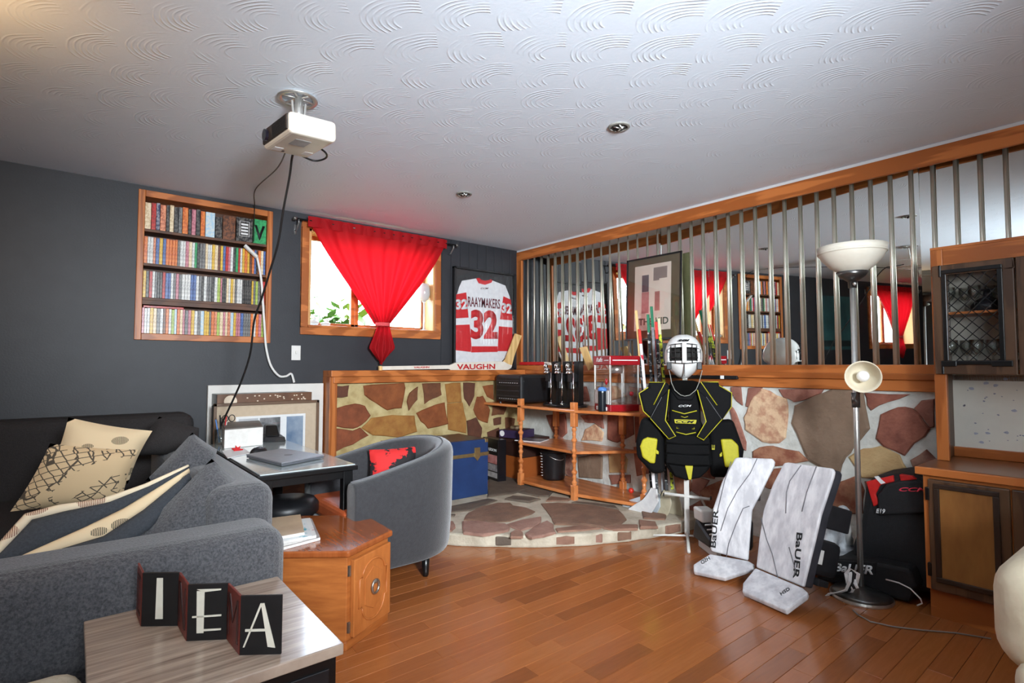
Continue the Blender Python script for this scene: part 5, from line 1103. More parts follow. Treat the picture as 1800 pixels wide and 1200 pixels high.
gw = [('stemmed wine glass', [(.032, 0), (.03, .003), (.005, .01), (.004, .07), (.02, .085), (.034, .12), (.032, .16), (.03, .16), (.031, .12), (.002, .08)]), ('tall tumbler', [(.024, 0), (.03, .15), (.028, .15), (.022, .008), (0, .006)]), ('upturned goblet', [(.034, 0), (.036, .03), (.03, .07), (.006, .085), (.004, .13), (.028, .138), (.028, .14)])]
gi = 0
for lvl, z, n in (('lower', UB+.021, 6), ('upper', ZS1+.001, 4)):
    for i in range(n):
        k = (gi*2+i) % 3; nm, pf = gw[k]; sc = .92 if lvl == 'lower' else .8
        y = oy0+.02-(i+.2)*(.30/6); x = UX+.07+(i % 2)*.07
        o = MB().lathe([(r*sc, h*sc) for r, h in pf], n=16).build('drinking_glass', GLASSWARE, None, smooth=True); o.location = (x, y, z)
        tag(o, 'clear %s, %s from the left on the %s cupboard shelf behind the lattice' % (nm, ORD[i], lvl), 'glass', 'glassware in the leaded cupboard'); gi += 1
o = MB().lathe([(.07, 0), (.068, .03), (.05, .055), (.02, .07), (.016, .10), (.03, .105), (.03, .11), (0, .112)], n=24).build('decanter', mat('dark_ceramic', (28, 30, 36), (38, 40, 46), 8, .25), None, smooth=True); o.location = (UX+.12, oy1+.06, ZS1+.001); tag(o, 'dark squat decanter behind the leaded glass on the upper shelf', 'decanter')
# ------------------------------------------------------------------ cream sofa at the edge
cs = thing('cream_sofa', 'cream quilted sofa end at the bottom right corner of the photograph', 'sofa', (-1.25, -4.6, 0), -.04)
QU = mat('cream_quilt', (206, 194, 168), (190, 177, 151), 14, .8, bump=1, bscale=26)
MB().bb((-.70, -.38, .04), (.48, .38, .46)).build('base', QU, cs, bevel=.05, seg=5, smooth=True); MB().bb((-.66, -.40, .40), (.48, .43, .69)).build('seat_cushion', QU, cs, bevel=.09, seg=6, smooth=True); MB().bb((.25, -.4, .3), (.5, .38, .9)).build('backrest', QU, cs, bevel=.09, seg=4)
for x in (-.5, .4):
    for y in (-.3, .28): MB().bb((x-.03, y-.03, 0), (x+.03, y+.03, .05)).build('leg', BLACK, cs)
# ------------------------------------------------------------------ grey sectional sofa and its cushions
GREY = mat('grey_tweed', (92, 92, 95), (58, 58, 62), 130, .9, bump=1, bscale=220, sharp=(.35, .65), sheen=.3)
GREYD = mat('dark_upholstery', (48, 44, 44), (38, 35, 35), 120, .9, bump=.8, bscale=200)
so = thing('sofa', 'grey tweed corner sofa with rounded arm along the navy wall', 'sofa', (-3.6, -1.2, 0))
sf = lambda: MB(Matrix.Translation((3.6, 1.2, 0)))
sf().bb((-4.9, -2.405, .05), (-3.075, -2.13, .585)).build('arm', GREY, so, bevel=.075, seg=5)
sf().bb((-3.30, -2.14, .05), (-3.045, -.12, .70)).build('backrest', GREY, so, bevel=.07, seg=5)
sf().bb((-5.6, -.36, .05), (-3.06, -.09, .86)).build('backrest', GREYD, so, bevel=.07, seg=4)  # wall-side back in a darker grey, dim corner light put into the colour
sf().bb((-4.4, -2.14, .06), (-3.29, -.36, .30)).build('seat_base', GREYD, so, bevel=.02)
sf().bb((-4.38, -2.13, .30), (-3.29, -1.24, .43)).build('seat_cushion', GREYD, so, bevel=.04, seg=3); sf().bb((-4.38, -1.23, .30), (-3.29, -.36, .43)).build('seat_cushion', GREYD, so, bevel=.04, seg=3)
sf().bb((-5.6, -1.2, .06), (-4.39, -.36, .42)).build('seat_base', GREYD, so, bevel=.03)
for x, y in ((-3.2, -2.3), (-3.15, -.25), (-4.8, -2.3), (-5.5, -.3)): sf().bb((x-.03, y-.03, 0), (x+.03, y+.03, .06)).build('leg', BLACK, so)
def pillow(name, corners, th, m, label, cat, group=None, pinch=.0, nv=14, front=None):
    """a stuffed cushion between four corner points (bl, br, tr, tl); front = [(v0, v1, material)] bands on its face"""
    c = [V(p) for p in corners]; cen = sum(c, V((0, 0, 0)))/4
    n = (c[1]-c[0]).cross(c[3]-c[0]).normalized(); n = n if n.dot(CAM-cen) > 0 else -n
    o = thing(name, label, cat, tuple(cen), 0, group)
    def P(u, v, s):
        p = (c[0]*(1-u)+c[1]*u)*(1-v)+(c[3]*(1-u)+c[2]*u)*v
        q = (1-abs(2*u-1)**2.6)*(1-abs(2*v-1)**2.6)
        pull = pinch*((2*u-1)**2*(1-(2*v-1)**2)+(2*v-1)**2*(1-(2*u-1)**2))
        p = p+(cen-p)*pull
        return p-cen+n*(s*th*max(0, q)**.55)
    bands = front or [(0, 1, m)]
    back = MB().grid(lambda u, v: P(u, v, -1), nv, nv); back.build('back', m, o, smooth=True)
    for i, (v0, v1, mm) in enumerate(bands): MB().grid(lambda u, v: P(u, v0+(v1-v0)*v, 1), nv, max(3, int(nv*(v1-v0)))).build('front' if i == 0 else 'front_band', mm, o, smooth=True)
    return o
SEATN = 'grey back cushions of the sofa'
def pc_(pts, y): return [at(a, b_, y=y) for a, b_ in pts]
def soft(label, pxc, y, rad, rot, name='sofa_cushion', m=GREY):
    c = at(*pxc, y=y); o = thing(name, label, 'cushion', tuple(c), rot[2], SEATN)
    M = Matrix.Rotation(rot[1], 4, 'Y') @ Matrix.Rotation(rot[0], 4, 'X')
    def f(u, v):
        a, b_ = 2*PI*u, PI*(v-.5); g = lambda t, e: math.copysign(abs(t)**e, t)
        return M @ V((rad[0]*g(math.cos(b_), .7)*g(math.cos(a), .75), rad[1]*g(math.cos(b_), .7)*g(math.sin(a), .75), rad[2]*g(math.sin(b_), .8)))
    MB().grid(f, 32, 16, True).build('body', m, o, smooth=True)
    MB().tube([tuple(f(u/48, .5)*1.005) for u in range(48)], .006, 6, True).build('piping', GREYD, o, smooth=True)
    return o
pillow('sofa_cushion', pc_([(205, 975), (425, 938), (448, 872), (372, 806)], -1.99), .11, GREY, 'nearest grey back cushion slumped against the sofa back by the arm', 'cushion', SEATN, .0)
pillow('sofa_cushion', pc_([(255, 845), (374, 838), (382, 790), (338, 760)], -1.45), .09, GREY, 'middle grey back cushion between two others on the sofa', 'cushion', SEATN, .03)
pillow('sofa_cushion', pc_([(222, 800), (352, 800), (350, 752), (280, 732)], -.85), .10, GREYD, 'farthest grey back cushion in the dim corner of the sofa', 'cushion', SEATN, .03)  # darker material than its neighbours carries the corner's shade
# printed pillows in the corner
def leafprint(name, base, ink, sc, cut, line=False, k=1.0):
    if name in MATS: return MATS[name]
    m = bpy.data.materials.new(name); m.use_nodes = True; N = m.node_tree.nodes; L = m.node_tree.links; b = N['Principled BSDF']; b.inputs['Roughness'].default_value = .85
    tc = N.new('ShaderNodeTexCoord'); v = N.new('ShaderNodeTexVoronoi'); v.inputs['Scale'].default_value = sc; v.inputs['Randomness'].default_value = .18 if line else .9
    mp = N.new('ShaderNodeMapping'); mp.inputs['Rotation'].default_value = (.5, .2, .6); mp.inputs['Scale'].default_value = (1, 1, 1.5 if line else 1.8); L.new(tc.outputs['Object'], mp.inputs[0]); L.new(mp.outputs[0], v.inputs['Vector'])
    if line: v.feature = 'DISTANCE_TO_EDGE'
    r = N.new('ShaderNodeValToRGB'); r.color_ramp.interpolation = 'CONSTANT'; r.color_ramp.elements[0].color = rgb(*ink); r.color_ramp.elements[1].position = cut; r.color_ramp.elements[1].color = rgb(*base)
    L.new(v.outputs['Distance'], r.inputs[0])
    w = N.new('ShaderNodeTexWave'); w.inputs['Scale'].default_value = 60; w.inputs['Distortion'].default_value = 2; L.new(tc.outputs['Object'], w.inputs['Vector'])
    nz = N.new('ShaderNodeTexNoise'); nz.inputs['Scale'].default_value = 7; L.new(tc.outputs['Object'], nz.inputs['Vector'])
    mx = N.new('ShaderNodeMix'); mx.data_type = 'RGBA'; mx.inputs['B'].default_value = rgb(*base)
    mt = N.new('ShaderNodeMath'); mt.operation = 'GREATER_THAN'; mt.inputs[1].default_value = .53 if line else .35
    L.new((nz if line else w).outputs['Fac'], mt.inputs[0]); L.new(mt.outputs[0], mx.inputs['Factor']); L.new(r.outputs[0], mx.inputs['A'])
    if not line:
        inv_ = N.new('ShaderNodeMath'); inv_.operation = 'SUBTRACT'; inv_.inputs[0].default_value = 1; L.new(mt.outputs[0], inv_.inputs[1]); L.new(inv_.outputs[0], mx.inputs['Factor'])
    L.new(mx.outputs['Result'], b.inputs['Base Color']); MATS[name] = m; return m
LEAFP = leafprint('leaf_linen', (226, 202, 164), (88, 80, 64), 7.5, .27); HEXP = leafprint('cube_linen', (212, 184, 144), (82, 72, 60), 26, .06, True)
pillow('throw_pillow', pc_([(75, 850), (225, 850), (268, 757), (120, 733)], -1.02), .07, LEAFP, 'beige pillow with dark leaf print leaning in the sofa corner', 'pillow', None, .06)
pillow('throw_pillow', pc_([(18, 899), (214, 884), (243, 790), (88, 779)], -1.16), .06, HEXP, 'tan pillow with dark cube line print in front of the leaf pillow', 'pillow', None, .05)
# draped throw with two printed bands
qn = V((.10, -.70, .70)); q0 = at(330, 822, y=-1.86)
lines = [[(-60, 1010), (0, 955), (45, 905), (100, 890), (175, 880), (250, 855), (330, 820)], [(-60, 1030), (0, 973), (55, 914), (110, 900), (190, 884), (262, 856), (330, 823)],
         [(-60, 1030), (0, 996), (75, 962), (150, 928), (220, 893), (270, 862), (331, 825)], [(-60, 1040), (0, 1014), (50, 986), (110, 965), (180, 944), (250, 898), (331, 832)], [(-60, 1050), (0, 1026), (60, 1004), (130, 985), (205, 968), (262, 930), (334, 846)]]
th0 = thing('throw_blanket', 'dark grey throw with two beige leaf printed bands over the sofa seat', 'blanket', tuple(q0))
P3 = [[atp(a, b_, q0+V((0, 0, -.006*k)), qn)-q0 for a, b_ in ln] for k, ln in enumerate(lines)]
def lerpline(ln, t):
    s = t*(len(ln)-1); i = min(int(s), len(ln)-2); return ln[i]*(1-(s-i))+ln[i+1]*(s-i)
CH2 = leafprint('pale_leaf_linen', (232, 214, 184), (150, 112, 92), 7, .3); DG = mat('slate_throw', (66, 70, 76), (52, 56, 62), 130, .9, bump=.8, bscale=200)
for k, (m, nm) in enumerate(((CH2, 'printed_band'), (DG, 'field'), (LEAFP, 'printed_band'), (DG, 'field'))):
    MB().grid(lambda u, v: lerpline(P3[k], u)*(1-v)+lerpline(P3[k+1], u)*v+qn*(.012*math.sin(PI*v)), 24, 4).build(nm, m, th0, smooth=True, solid=.012)

# ------------------------------------------------------------------ coffee table and folding letter sign
CT = .42
ct = thing('coffee_table', 'low table with pale grained wood top and black body in front of the sofa', 'table', (-3.39, -2.72, 0))
GRAIN = mat('grey_oak_top', (196, 176, 158), (122, 102, 88), 3.2, .32, stretch=(1, 20, 1), sharp=(.3, .7), coat=.4, detail=7)
MB().bb((-.27, -.30, CT-.03), (.275, .305, CT)).build('top', GRAIN, ct, bevel=.003); MB().bb((-.255, -.285, .03), (.26, .29, CT-.03)).build('body', BLACKM, ct, bevel=.002)
MB().bb((-.24, -.29, .06), (.24, -.283, CT-.06)).build('drawer_front', BLACK, ct, bevel=.002)
for x in (-.22, .22):
    for y in (-.25, .25): MB().bb((x-.02, y-.02, 0), (x+.02, y+.02, .03)).build('foot', BLACK, ct)
fs_ = thing('folding_sign', 'zigzag folding sign of black and red lettered panels on the low table', 'sign', tuple(at(330, 1127, z=CT)))
SGB = mat('sign_black', (24, 23, 24), (18, 17, 18), 20, .5); SGR = mat('sign_red', (122, 40, 26), (96, 28, 18), 9, .45); SGC = mat('sign_cream', (222, 216, 200), (210, 204, 188), 20, .6)
SO = fs_.location.copy()
def panelq(bl, br, h, m, letter, lm):
    a = at(*bl, z=CT+.0015)-SO; b_ = at(*br, z=CT+.0015)-SO; ex = (b_-a); w = ex.length; ex.normalize(); n = ex.cross(V((0, 0, 1))); n = n if n.dot(CAM-SO-a) > 0 else -n
    M = frame(a, ex, V((0, 0, 1)), n)
    p = MB(M).bb((0, 0, -.006), (w, h, 0)).build('panel', m, fs_, bevel=.0015, seg=1)
    lb = MB(M)
    def bar(pts): lb.prism([(x*w, y*h) for x, y in pts], 0, .002)
    if letter == 'I': bar([(.40, .14), (.60, .14), (.57, .90), (.41, .90)])
    if letter == 'E': bar([(.26, .14), (.43, .14), (.43, .88), (.24, .88)]); bar([(.43, .86), (.84, .885), (.84, .91), (.24, .91)]); bar([(.14, .41), (.86, .425), (.86, .455), (.14, .44)]); bar([(.43, .17), (.86, .18), (.86, .21), (.43, .205)])
    if letter == 'A': bar([(.50, .87), (.58, .87), (.86, .12), (.68, .14)]); bar([(.09, .14), (.13, .14), (.54, .87), (.49, .87)]); bar([(.14, .40), (.62, .40), (.62, .44), (.14, .44)])
    if letter == 'C': bar([(.3, .2), (.42, .2), (.42, .85), (.3, .85)]); bar([(.3, .82), (.8, .82), (.8, .87), (.3, .87)]); bar([(.3, .15), (.8, .15), (.8, .2), (.3, .2)])
    if letter == 'N': bar([(.16, .15), (.24, .15), (.24, .88), (.16, .88)]); bar([(.16, .88), (.32, .88), (.84, .15), (.68, .15)]); bar([(.76, .15), (.84, .15), (.84, .88), (.76, .88)])
    if letter == 'M': bar([(.12, .15), (.18, .15), (.18, .88), (.12, .88)]); bar([(.14, .88), (.28, .88), (.54, .48), (.48, .42)]); bar([(.50, .42), (.54, .5), (.86, .88), (.8, .88)]); bar([(.8, .15), (.9, .15), (.9, .88), (.8, .88)])
    lb.build('letter', lm, p)
DKL = mat('sign_shadow_red', (58, 16, 12), (48, 14, 10), 20, .5)  # darker red of the letters on the red panels
hS = .152
for bl, br, m, l_, lm in (((239, 1079), (247, 1101), SGR, 'C', DKL), ((247, 1101), (312, 1100), SGB, 'I', SGC), ((312, 1100), (327, 1127), SGR, 'N', DKL), ((327, 1127), (398, 1124), SGB, 'E', SGC), ((398, 1124), (420, 1152), SGR, 'M', DKL), ((420, 1152), (494, 1150), SGB, 'A', SGC)):
    panelq(bl, br, hS, m, l_, lm)
pf = at(150, 1158, z=.40)
po2 = thing('pouf', 'cream upholstered pouf at the bottom left corner', 'pouf', (pf.x-.3, pf.y-.3, 0))
MB().bb((-.28, -.28, .02), (.30, .30, .40)).build('cushion', mat('cream_linen', (196, 186, 166), (178, 168, 148), 60, .85, bump=.6, bscale=160), po2, bevel=.06, seg=4); MB().bb((-.25, -.25, 0), (.26, .26, .03)).build('base', BLACK, po2)

# ------------------------------------------------------------------ hexagonal end table
HT = .41
hx = thing('end_table', 'hexagonal oak end table with a carved door and ring pull', 'table', (-2.79, -1.955, 0))
hex6 = [(-2.80, -2.295), (-2.528, -2.145), (-2.515, -1.815), (-2.79, -1.615), (-3.03, -1.77), (-3.035, -2.12)]
loc6 = [(x+2.79, y+1.955) for x, y in hex6]; ins = lambda k: [(x*k, y*k) for x, y in loc6]
OAKT = mat('glossy_oak_top', (164, 90, 46), (138, 70, 32), 3, .22, stretch=(16, 2, 1), coat=.6, detail=6); OAKG = mat('grained_oak', (182, 108, 52), (148, 80, 34), 3, .42, stretch=(2, 2, 16), sharp=(.3, .7), detail=6)
OAKL = mat('oak_moulding', (186, 112, 56), (164, 92, 42), 4, .4, stretch=(8, 8, 2))
MB().prism(ins(1), HT-.028, HT).build('top', OAKT, hx, bevel=.008, seg=3); MB().prism(ins(.93), .012, HT-.028).build('body', OAKG, hx, bevel=.003); MB().prism(ins(.945), 0, .035).build('plinth', OAKG, hx, bevel=.003)
a, b_ = V((*loc6[0], 0))*.93, V((*loc6[1], 0))*.93
ex = (b_-a).normalized(); nn = ex.cross(V((0, 0, 1))); nn = nn if nn.dot(-(a+b_)/2) < 0 else -nn; wd_ = (b_-a).length
M = frame(a, ex, V((0, 0, 1)), nn)
dr = MB(M).bb((.022, .045, 0), (wd_-.008, HT-.048, .022)).build('door', OAKL, hx, bevel=.004)
x0_, x1_ = .055, wd_-.04; z0_, z1_ = .075, HT-.08; xm = (x0_+x1_)/2
arch = [(x0_, .15), (x0_, .27), (x0_+.018, .272)]+[(xm-(xm-x0_-.018)*math.cos(t), .272+(z1_-.272)*math.sin(t)) for t in [PI*i/10 for i in range(11)]]+[(x1_-.018, .272), (x1_, .27), (x1_, .15), (x1_-.018, .148)]+[(xm+(xm-x0_-.018)*math.cos(t), .148-(.148-z0_)*math.sin(t)) for t in [PI*i/10 for i in range(11)]]+[(x0_+.018, .148)]
MB(M).tube([(x, z, .024) for x, z in arch], .0045, 6, True).build('carved_moulding', OAKL, dr, smooth=True)
MB(M).prism([(x0_+.035, .15), (x0_+.035, .26), (xm, .30), (x1_-.035, .26), (x1_-.035, .15), (xm, .115)], .021, .026).build('raised_panel', OAKL, dr, bevel=.003)
PEW = mat('aged_pewter', (.42, .40, .36), (.28, .26, .22), 40, .35, metal=.9)
MB(M).tube([(xm+.024*math.cos(t), .21+.028*math.sin(t), .034) for t in [2*PI*i/20 for i in range(20)]], .0055, 8, True).ball((xm, .232, .032), (.012, .01, .01)).build('ring_pull', PEW, dr, smooth=True)
for z in (.09, HT-.09): MB(M).bb((.004, z-.022, -.002), (.016, z+.022, .010)).build('hinge', PEW, hx, bevel=.002)
mags = [[(492, 968), (563, 949), (548, 915), (480, 925)], [(490, 962), (556, 945), (545, 914), (478, 922)], [(486, 958), (548, 946), (538, 918), (474, 924)], [(478, 950), (535, 940), (528, 908), (470, 915)]]
for i, mq_ in enumerate(mags):
    z = HT+.001+.0125*i; mb = MB(); slab(mb, mq_, z, .0115); cen = sum((V(v) for v in mb.v), V((0, 0, 0)))/8
    mb.v = [v-V((cen.x, cen.y, z)) for v in mb.v]
    t = thing('magazine', ['bottom magazine of the stack on the hexagonal table', 'second magazine up in the stack on the hexagonal table', 'third magazine up, teal dotted cover, on the hexagonal table', 'topmost magazine of the stack beside the sofa arm'][i], 'magazine', (cen.x, cen.y, z), 0, 'magazines on the hexagonal table')
    mb.build('pages', mat('paper_white', (226, 224, 220), (206, 204, 200), 90, .7), t); c2 = MB(); c2.v = [v+V((0, 0, .0002 if v.z > .006 else .0114)) for v in mb.v]; c2.f = mb.f
    c2.build('cover', [mat('cover_grey', (196, 190, 186), (120, 110, 110), 14, .3), mat('cover_white', (230, 228, 226), (190, 90, 90), 9, .3, sharp=(.6, .66)), mat('cover_teal', (224, 226, 226), (70, 160, 176), 14, .3, sharp=(.58, .62)), mat('cover_tan', (212, 186, 156), (190, 160, 130), 8, .3)][i], t)

# ------------------------------------------------------------------ tub armchair
ac = thing('armchair', 'charcoal tub armchair with orange seat facing the desk', 'armchair', (-2.25, -1.53, 0))
CHAR = mat('charcoal_felt', (52, 52, 55), (41, 41, 44), 60, .85, bump=.5, bscale=240, sheen=.4)
R0 = .36; path = []
for i in range(9): path.append((V((-.36+.36*i/8, -R0, 0)), V((0, -1, 0))))
for i in range(1, 24):
    t = -PI/2+PI*i/24; path.append((V((R0*math.cos(t), R0*math.sin(t), 0)), V((math.cos(t), math.sin(t), 0))))
for i in range(9): path.append((V((-.36*i/8, R0, 0)), V((0, 1, 0))))
n_ = len(path)
def section(i):
    p, o = path[i]; s = i/(n_-1); zt = .585+.145*math.sin(PI*s)**1.3
    pr_ = [(-.06, .115), (-.012, .125), (0, .17), (.012, .35), (.018, zt-.06), (.012, zt-.02), (-.012, zt), (-.06, zt+.003), (-.088, zt-.014), (-.10, zt-.05), (-.095, .36), (-.095, .115)]
    return [p+o*a+V((0, 0, z)) for a, z in pr_]
vs = [v for i in range(n_) for v in section(i)]; k = 12
MB().add(vs, [(i*k+j, i*k+(j+1) % k, (i+1)*k+(j+1) % k, (i+1)*k+j) for i in range(n_-1) for j in range(k)]+[tuple(range(k-1, -1, -1)), tuple((n_-1)*k+j for j in range(k))]).build('shell', CHAR, ac, smooth=True, bevel=.01)
seat = [(-.37, -.262), (0, -.262)]+[(.262*math.cos(t), .262*math.sin(t)) for t in [-PI/2+PI*i/12 for i in range(1, 12)]]+[(0, .262), (-.37, .262)]
MB().prism(seat, .12, .33).build('seat_base', CHAR, ac, bevel=.015); MB().prism([(x*.99, y*.99) for x, y in seat], .33, .43).build('seat_cushion', mat('rust_leather', (196, 98, 56), (178, 84, 46), 14, .5), ac, bevel=.03, seg=3)
for x, y in ((.11, -.25), (.11, .25), (-.32, -.30), (-.32, .30)): MB().lathe([(.014, 0), (.018, .01), (.024, .12)], (x, y, 0), 12).build('leg', BLACKM, ac, smooth=True)
MB().tube([tuple(path[i][0]-path[i][1]*.045+V((0, 0, section(i)[7].z+.002))) for i in range(n_)], .004, 6).build('welt', mat('felt_light', (112, 112, 116), (96, 96, 100), 60, .85), ac, smooth=True)  # pale line along the rim imitates the sheen on its edge
REDB = mat('red_check', (206, 40, 40), (30, 26, 28), 9, .8, sharp=(.52, .55))
pillow('throw_pillow', [V((-2.30, -1.38, .46)), V((-2.03, -1.46, .46)), V((-2.00, -1.42, .665)), V((-2.28, -1.33, .66))], .045, REDB, 'red and black pillow inside the tub armchair', 'pillow', None, .05)

# ------------------------------------------------------------------ desk and what lies on it
DT = .66
dk = thing('desk', 'black desk with a glass sheet on its top beside the sofa', 'desk', (-2.73, -1.1, 0))
d4 = [at(632, 815, z=DT), at(521, 768, z=DT)]; DX1 = -2.53; DX0 = -3.02; DY0 = -1.75; DY1 = -.47
db = lambda: MB(Matrix.Translation((2.73, 1.1, 0)))
db().bb((DX0, DY0, DT-.03), (DX1, DY1, DT-.006)).build('top', BLACKM, dk, bevel=.004)
db().bb((DX0+.012, DY0+.012, DT-.006), (DX1-.012, DY1-.012, DT)).build('glass_sheet', mat('pale_glass_top', (196, 206, 206), (182, 194, 196), 3, .12, spec=.8, coat=1), dk, bevel=.002)  # pale base colour stands in for what the glass reflects
for a, b_ in (((DX0+.03, DY0+.03, DT-.072), (DX1-.03, DY0+.05, DT-.03)), ((DX1-.05, DY0+.03, DT-.072), (DX1-.03, DY1-.03, DT-.03)), ((DX0+.03, DY1-.05, DT-.072), (DX1-.03, DY1-.03, DT-.03)), ((DX0+.03, DY0+.03, DT-.072), (DX0+.05, DY1-.03, DT-.03))): db().bb(a, b_).build('apron', BLACKM, dk, bevel=.002)
for x in (DX0+.045, DX1-.045):
    for y in (DY0+.045, DY1-.045): db().bb((x-.025, y-.025, 0), (x+.025, y+.025, DT-.03)).build('leg', BLACKM, dk, bevel=.003)
def plc(name, label, cat, base, z=DT, group=None):
    mb = MB(); q = [at(a, b_, z=z) for a, b_ in base]; cen = sum(q, V((0, 0, 0)))/len(q); return thing(name, label, cat, (cen.x, cen.y, z+.001), 0, group), [p-cen for p in q]
lp, q = plc('laptop', 'closed silver laptop lying on the black desk', 'laptop', [(432, 805), (496, 794), (570, 806), (495, 821)])
SILV = mat('silver_lid', (150, 152, 158), (140, 142, 148), 30, .35, metal=.5)
MB().hull([p*.985+V((0, 0, .002)) for p in q], [p*.985+V((0, 0, .012)) for p in q]).build('base', mat('laptop_grey', (96, 98, 104), (86, 88, 94), 30, .4), lp, bevel=.003); MB().hull([p+V((0, 0, .013)) for p in q], [p+V((0, 0, .021)) for p in q]).build('lid', SILV, lp, bevel=.003)
MB().lathe([(0, 0), (.022, 0), (.022, .0008), (0, .0008)], (0.02, -.02, .021), 16, ).build('emblem', mat('emblem_dark', (70, 72, 76), (62, 64, 68), 30, .3), lp)
ms, q = plc('computer_mouse', 'black computer mouse behind the laptop', 'mouse', [(436, 801), (452, 791), (472, 790), (456, 801)])
MB().ball((0, 0, .0), (.036, .062, .036), 18, 10, Rz(-.9)).build('body', BLACK, ms, smooth=True); MB(Rz(-.9)).tube([(0, -.03, .034), (0, .0, .037)], .003, 6).build('wheel', STEEL, ms)
wb_, q = plc('paper_box', 'white paper box with grey lid flap at the back of the desk', 'box', [(394, 789), (462, 782), (455, 768), (388, 774)])
MB().hull(q, [p+V((0, 0, .115)) for p in q]).build('carton', mat('box_white', (232, 230, 226), (216, 212, 206), 20, .6), wb_, bevel=.003); MB().hull([p+V((0, 0, .116)) for p in q], [p*.98+V((0, 0, .122)) for p in q]).build('lid', mat('box_grey', (112, 106, 100), (98, 94, 90), 10, .6), wb_)
jr, q = plc('pen_jar', 'clear jar of pens and scissors at the left edge of the desk', 'jar', [(382, 785), (398, 783), (395, 777), (380, 778)])
MB().lathe([(.036, 0), (.04, .01), (.04, .10), (.036, .10), (.036, .012), (0, .01)], n=18).build('jar', GLASSWARE, jr, smooth=True)
for i, (dx, dy, m) in enumerate(((-.02, .01, BLU), (.0, .02, BLACK), (.015, -.01, REDP), (-.01, -.015, BLACK))): MB().tube([(dx*.5, dy*.5, .012), (dx*1.6, dy*1.6, .16+.01*i)], .004, 6).build('pen', m, jr, smooth=True)
for dx in (.02, .06): MB().tube([(dx+.018*math.cos(t), .0, .165+.022*math.sin(t)) for t in [2*PI*i/14 for i in range(14)]], .003, 6, True).build('scissor_handle', BLACK, jr, smooth=True)
MB().tube([(.03, 0, .145), (.01, 0, .02)], .004, 6).build('scissor_blade', STEEL, jr)
rl, q = plc('maple_leaf', 'small red maple leaf ornament on the desk papers', 'ornament', [(410, 796), (424, 795), (422, 790), (410, 790)])
MB().prism([((.032 if i % 2 == 0 else .015)*math.cos(PI*i/7), (.032 if i % 2 == 0 else .015)*math.sin(PI*i/7)) for i in range(14)], .004, .016, Matrix.Rotation(.9, 4, 'X')).build('leaf', REDP, rl)
pp, q = plc('paper_sheet', 'loose white papers on the desk by the mouse', 'paper', [(400, 806), (440, 797), (428, 788), (390, 793)])
MB().hull(q, [p+V((0, 0, .003)) for p in q]).build('sheet', WHITEP, pp)
dc, q = plc('desk_phone', 'black desk phone at the far end of the desk', 'phone', [(462, 777), (503, 776), (494, 770), (460, 770)])
MB().hull(q, [p*.9+V((0, 0, .03)) for p in q]).build('base', BLACK, dc, bevel=.003); MB().hull([p*.62+V((0, .03, .03)) for p in q], [p*.5+V((0, .06, .10)) for p in q]).build('handset', BLACKM, dc, bevel=.006)
# dark chair under the desk
oc = thing('office_chair', 'black leather swivel stool pushed under the desk', 'chair', (-2.40, -1.02, 0)); oc.location = (-2.78, -1.38, 0)
MB().lathe([(0, .36), (.15, .36), (.17, .38), (.17, .42), (.15, .445), (0, .45)], n=24).build('seat', BLACK, oc, smooth=True); MB().lathe([(.025, .04), (.025, .36)], n=12).build('column', STEEL, oc)
for i in range(5): a = 2*PI*i/5; MB().tube([(0, 0, .06), (.17*math.cos(a), .17*math.sin(a), .035)], .018, 8).ball((.17*math.cos(a), .17*math.sin(a), .02), .02).build('leg', BLACK, oc, smooth=True)

# ------------------------------------------------------------------ frames and boxes stacked against the wall behind the desk
bx_ = thing('white_board', 'tall white board leaning on the navy wall behind the desk', 'board', (-2.5, -.02, 0))
pA, pB = at(365, 677, y=-.03), at(600, 672, y=-.03)
MB().bb((pA.x+2.5, -.028, 0), (min(pB.x, -2.1)+2.5, .012, pA.z)).build('panel', mat('board_white', (222, 218, 212), (212, 208, 202), 8, .5), bx_, bevel=.003)
gz = at(465, 691, y=-.24).z; g0, g1 = at(382, 691, y=-.24).x, at(548, 691, y=-.24).x
gc = thing('game_box', 'black lidded storage chest with a brown lettered front strip behind the pictures', 'box', (-2.6, -.14, 0))
MB().bb((g0+2.6, -.095, 0), (g1+2.6, .085, gz-.085)).build('body', mat('chest_dark', (36, 28, 24), (28, 22, 20), 6, .5), gc, bevel=.003)
MB().bb((g0+2.6, -.1, gz-.09), (g1+2.6, -.09, gz)).build('front_strip', mat('brown_print', (112, 76, 52), (84, 54, 38), 8, .4), gc); MB().bb((g0+2.6, -.09, gz-.085), (g1+2.6, .085, gz)).build('lid', BLACKM, gc, bevel=.003)
w_ = g1-g0
MB().tube([(g0+2.6+.085, -.1005, gz-.05), (g0+2.6+.085, -.102, gz-.05)], .042, 20).build('round_badge', mat('badge_cream', (226, 208, 186), (214, 196, 174), 10, .5), gc)
rd_ = random.Random(4); dots = MB()
for _ in range(22): x, z = g0+2.6+w_*rd_.uniform(.25, .97), gz-.012-rd_.random()*.045; dots.bb((x-.005, -.1016, z-.004), (x+.005, -.1, z+.004))
tag(dots.build('printed_lights', mat('badge_cream', (1, 1, 1)), gc), kind='stuff')
for f0, f1 in ((.2, .42), (.6, .86)): MB().bb((g0+2.6+w_*f0, -.1014, gz-.082), (g0+2.6+w_*f1, -.1, gz-.074)).build('caption_line', WHITEP, gc)
pic = thing('framed_picture', 'brown framed picture with cream mat and two photographs behind the desk', 'picture', (-2.55, -.30, 0))
T0, T1, ztop = at(375, 707, y=-.30).x+2.55, at(560, 703, y=-.30).x+2.55, at(465, 706, y=-.30).z; zbt = ztop-.52
fpx = lambda p: at(p, 740, y=-.30).x+2.55; fpz = lambda p: at(480, p, y=-.30).z
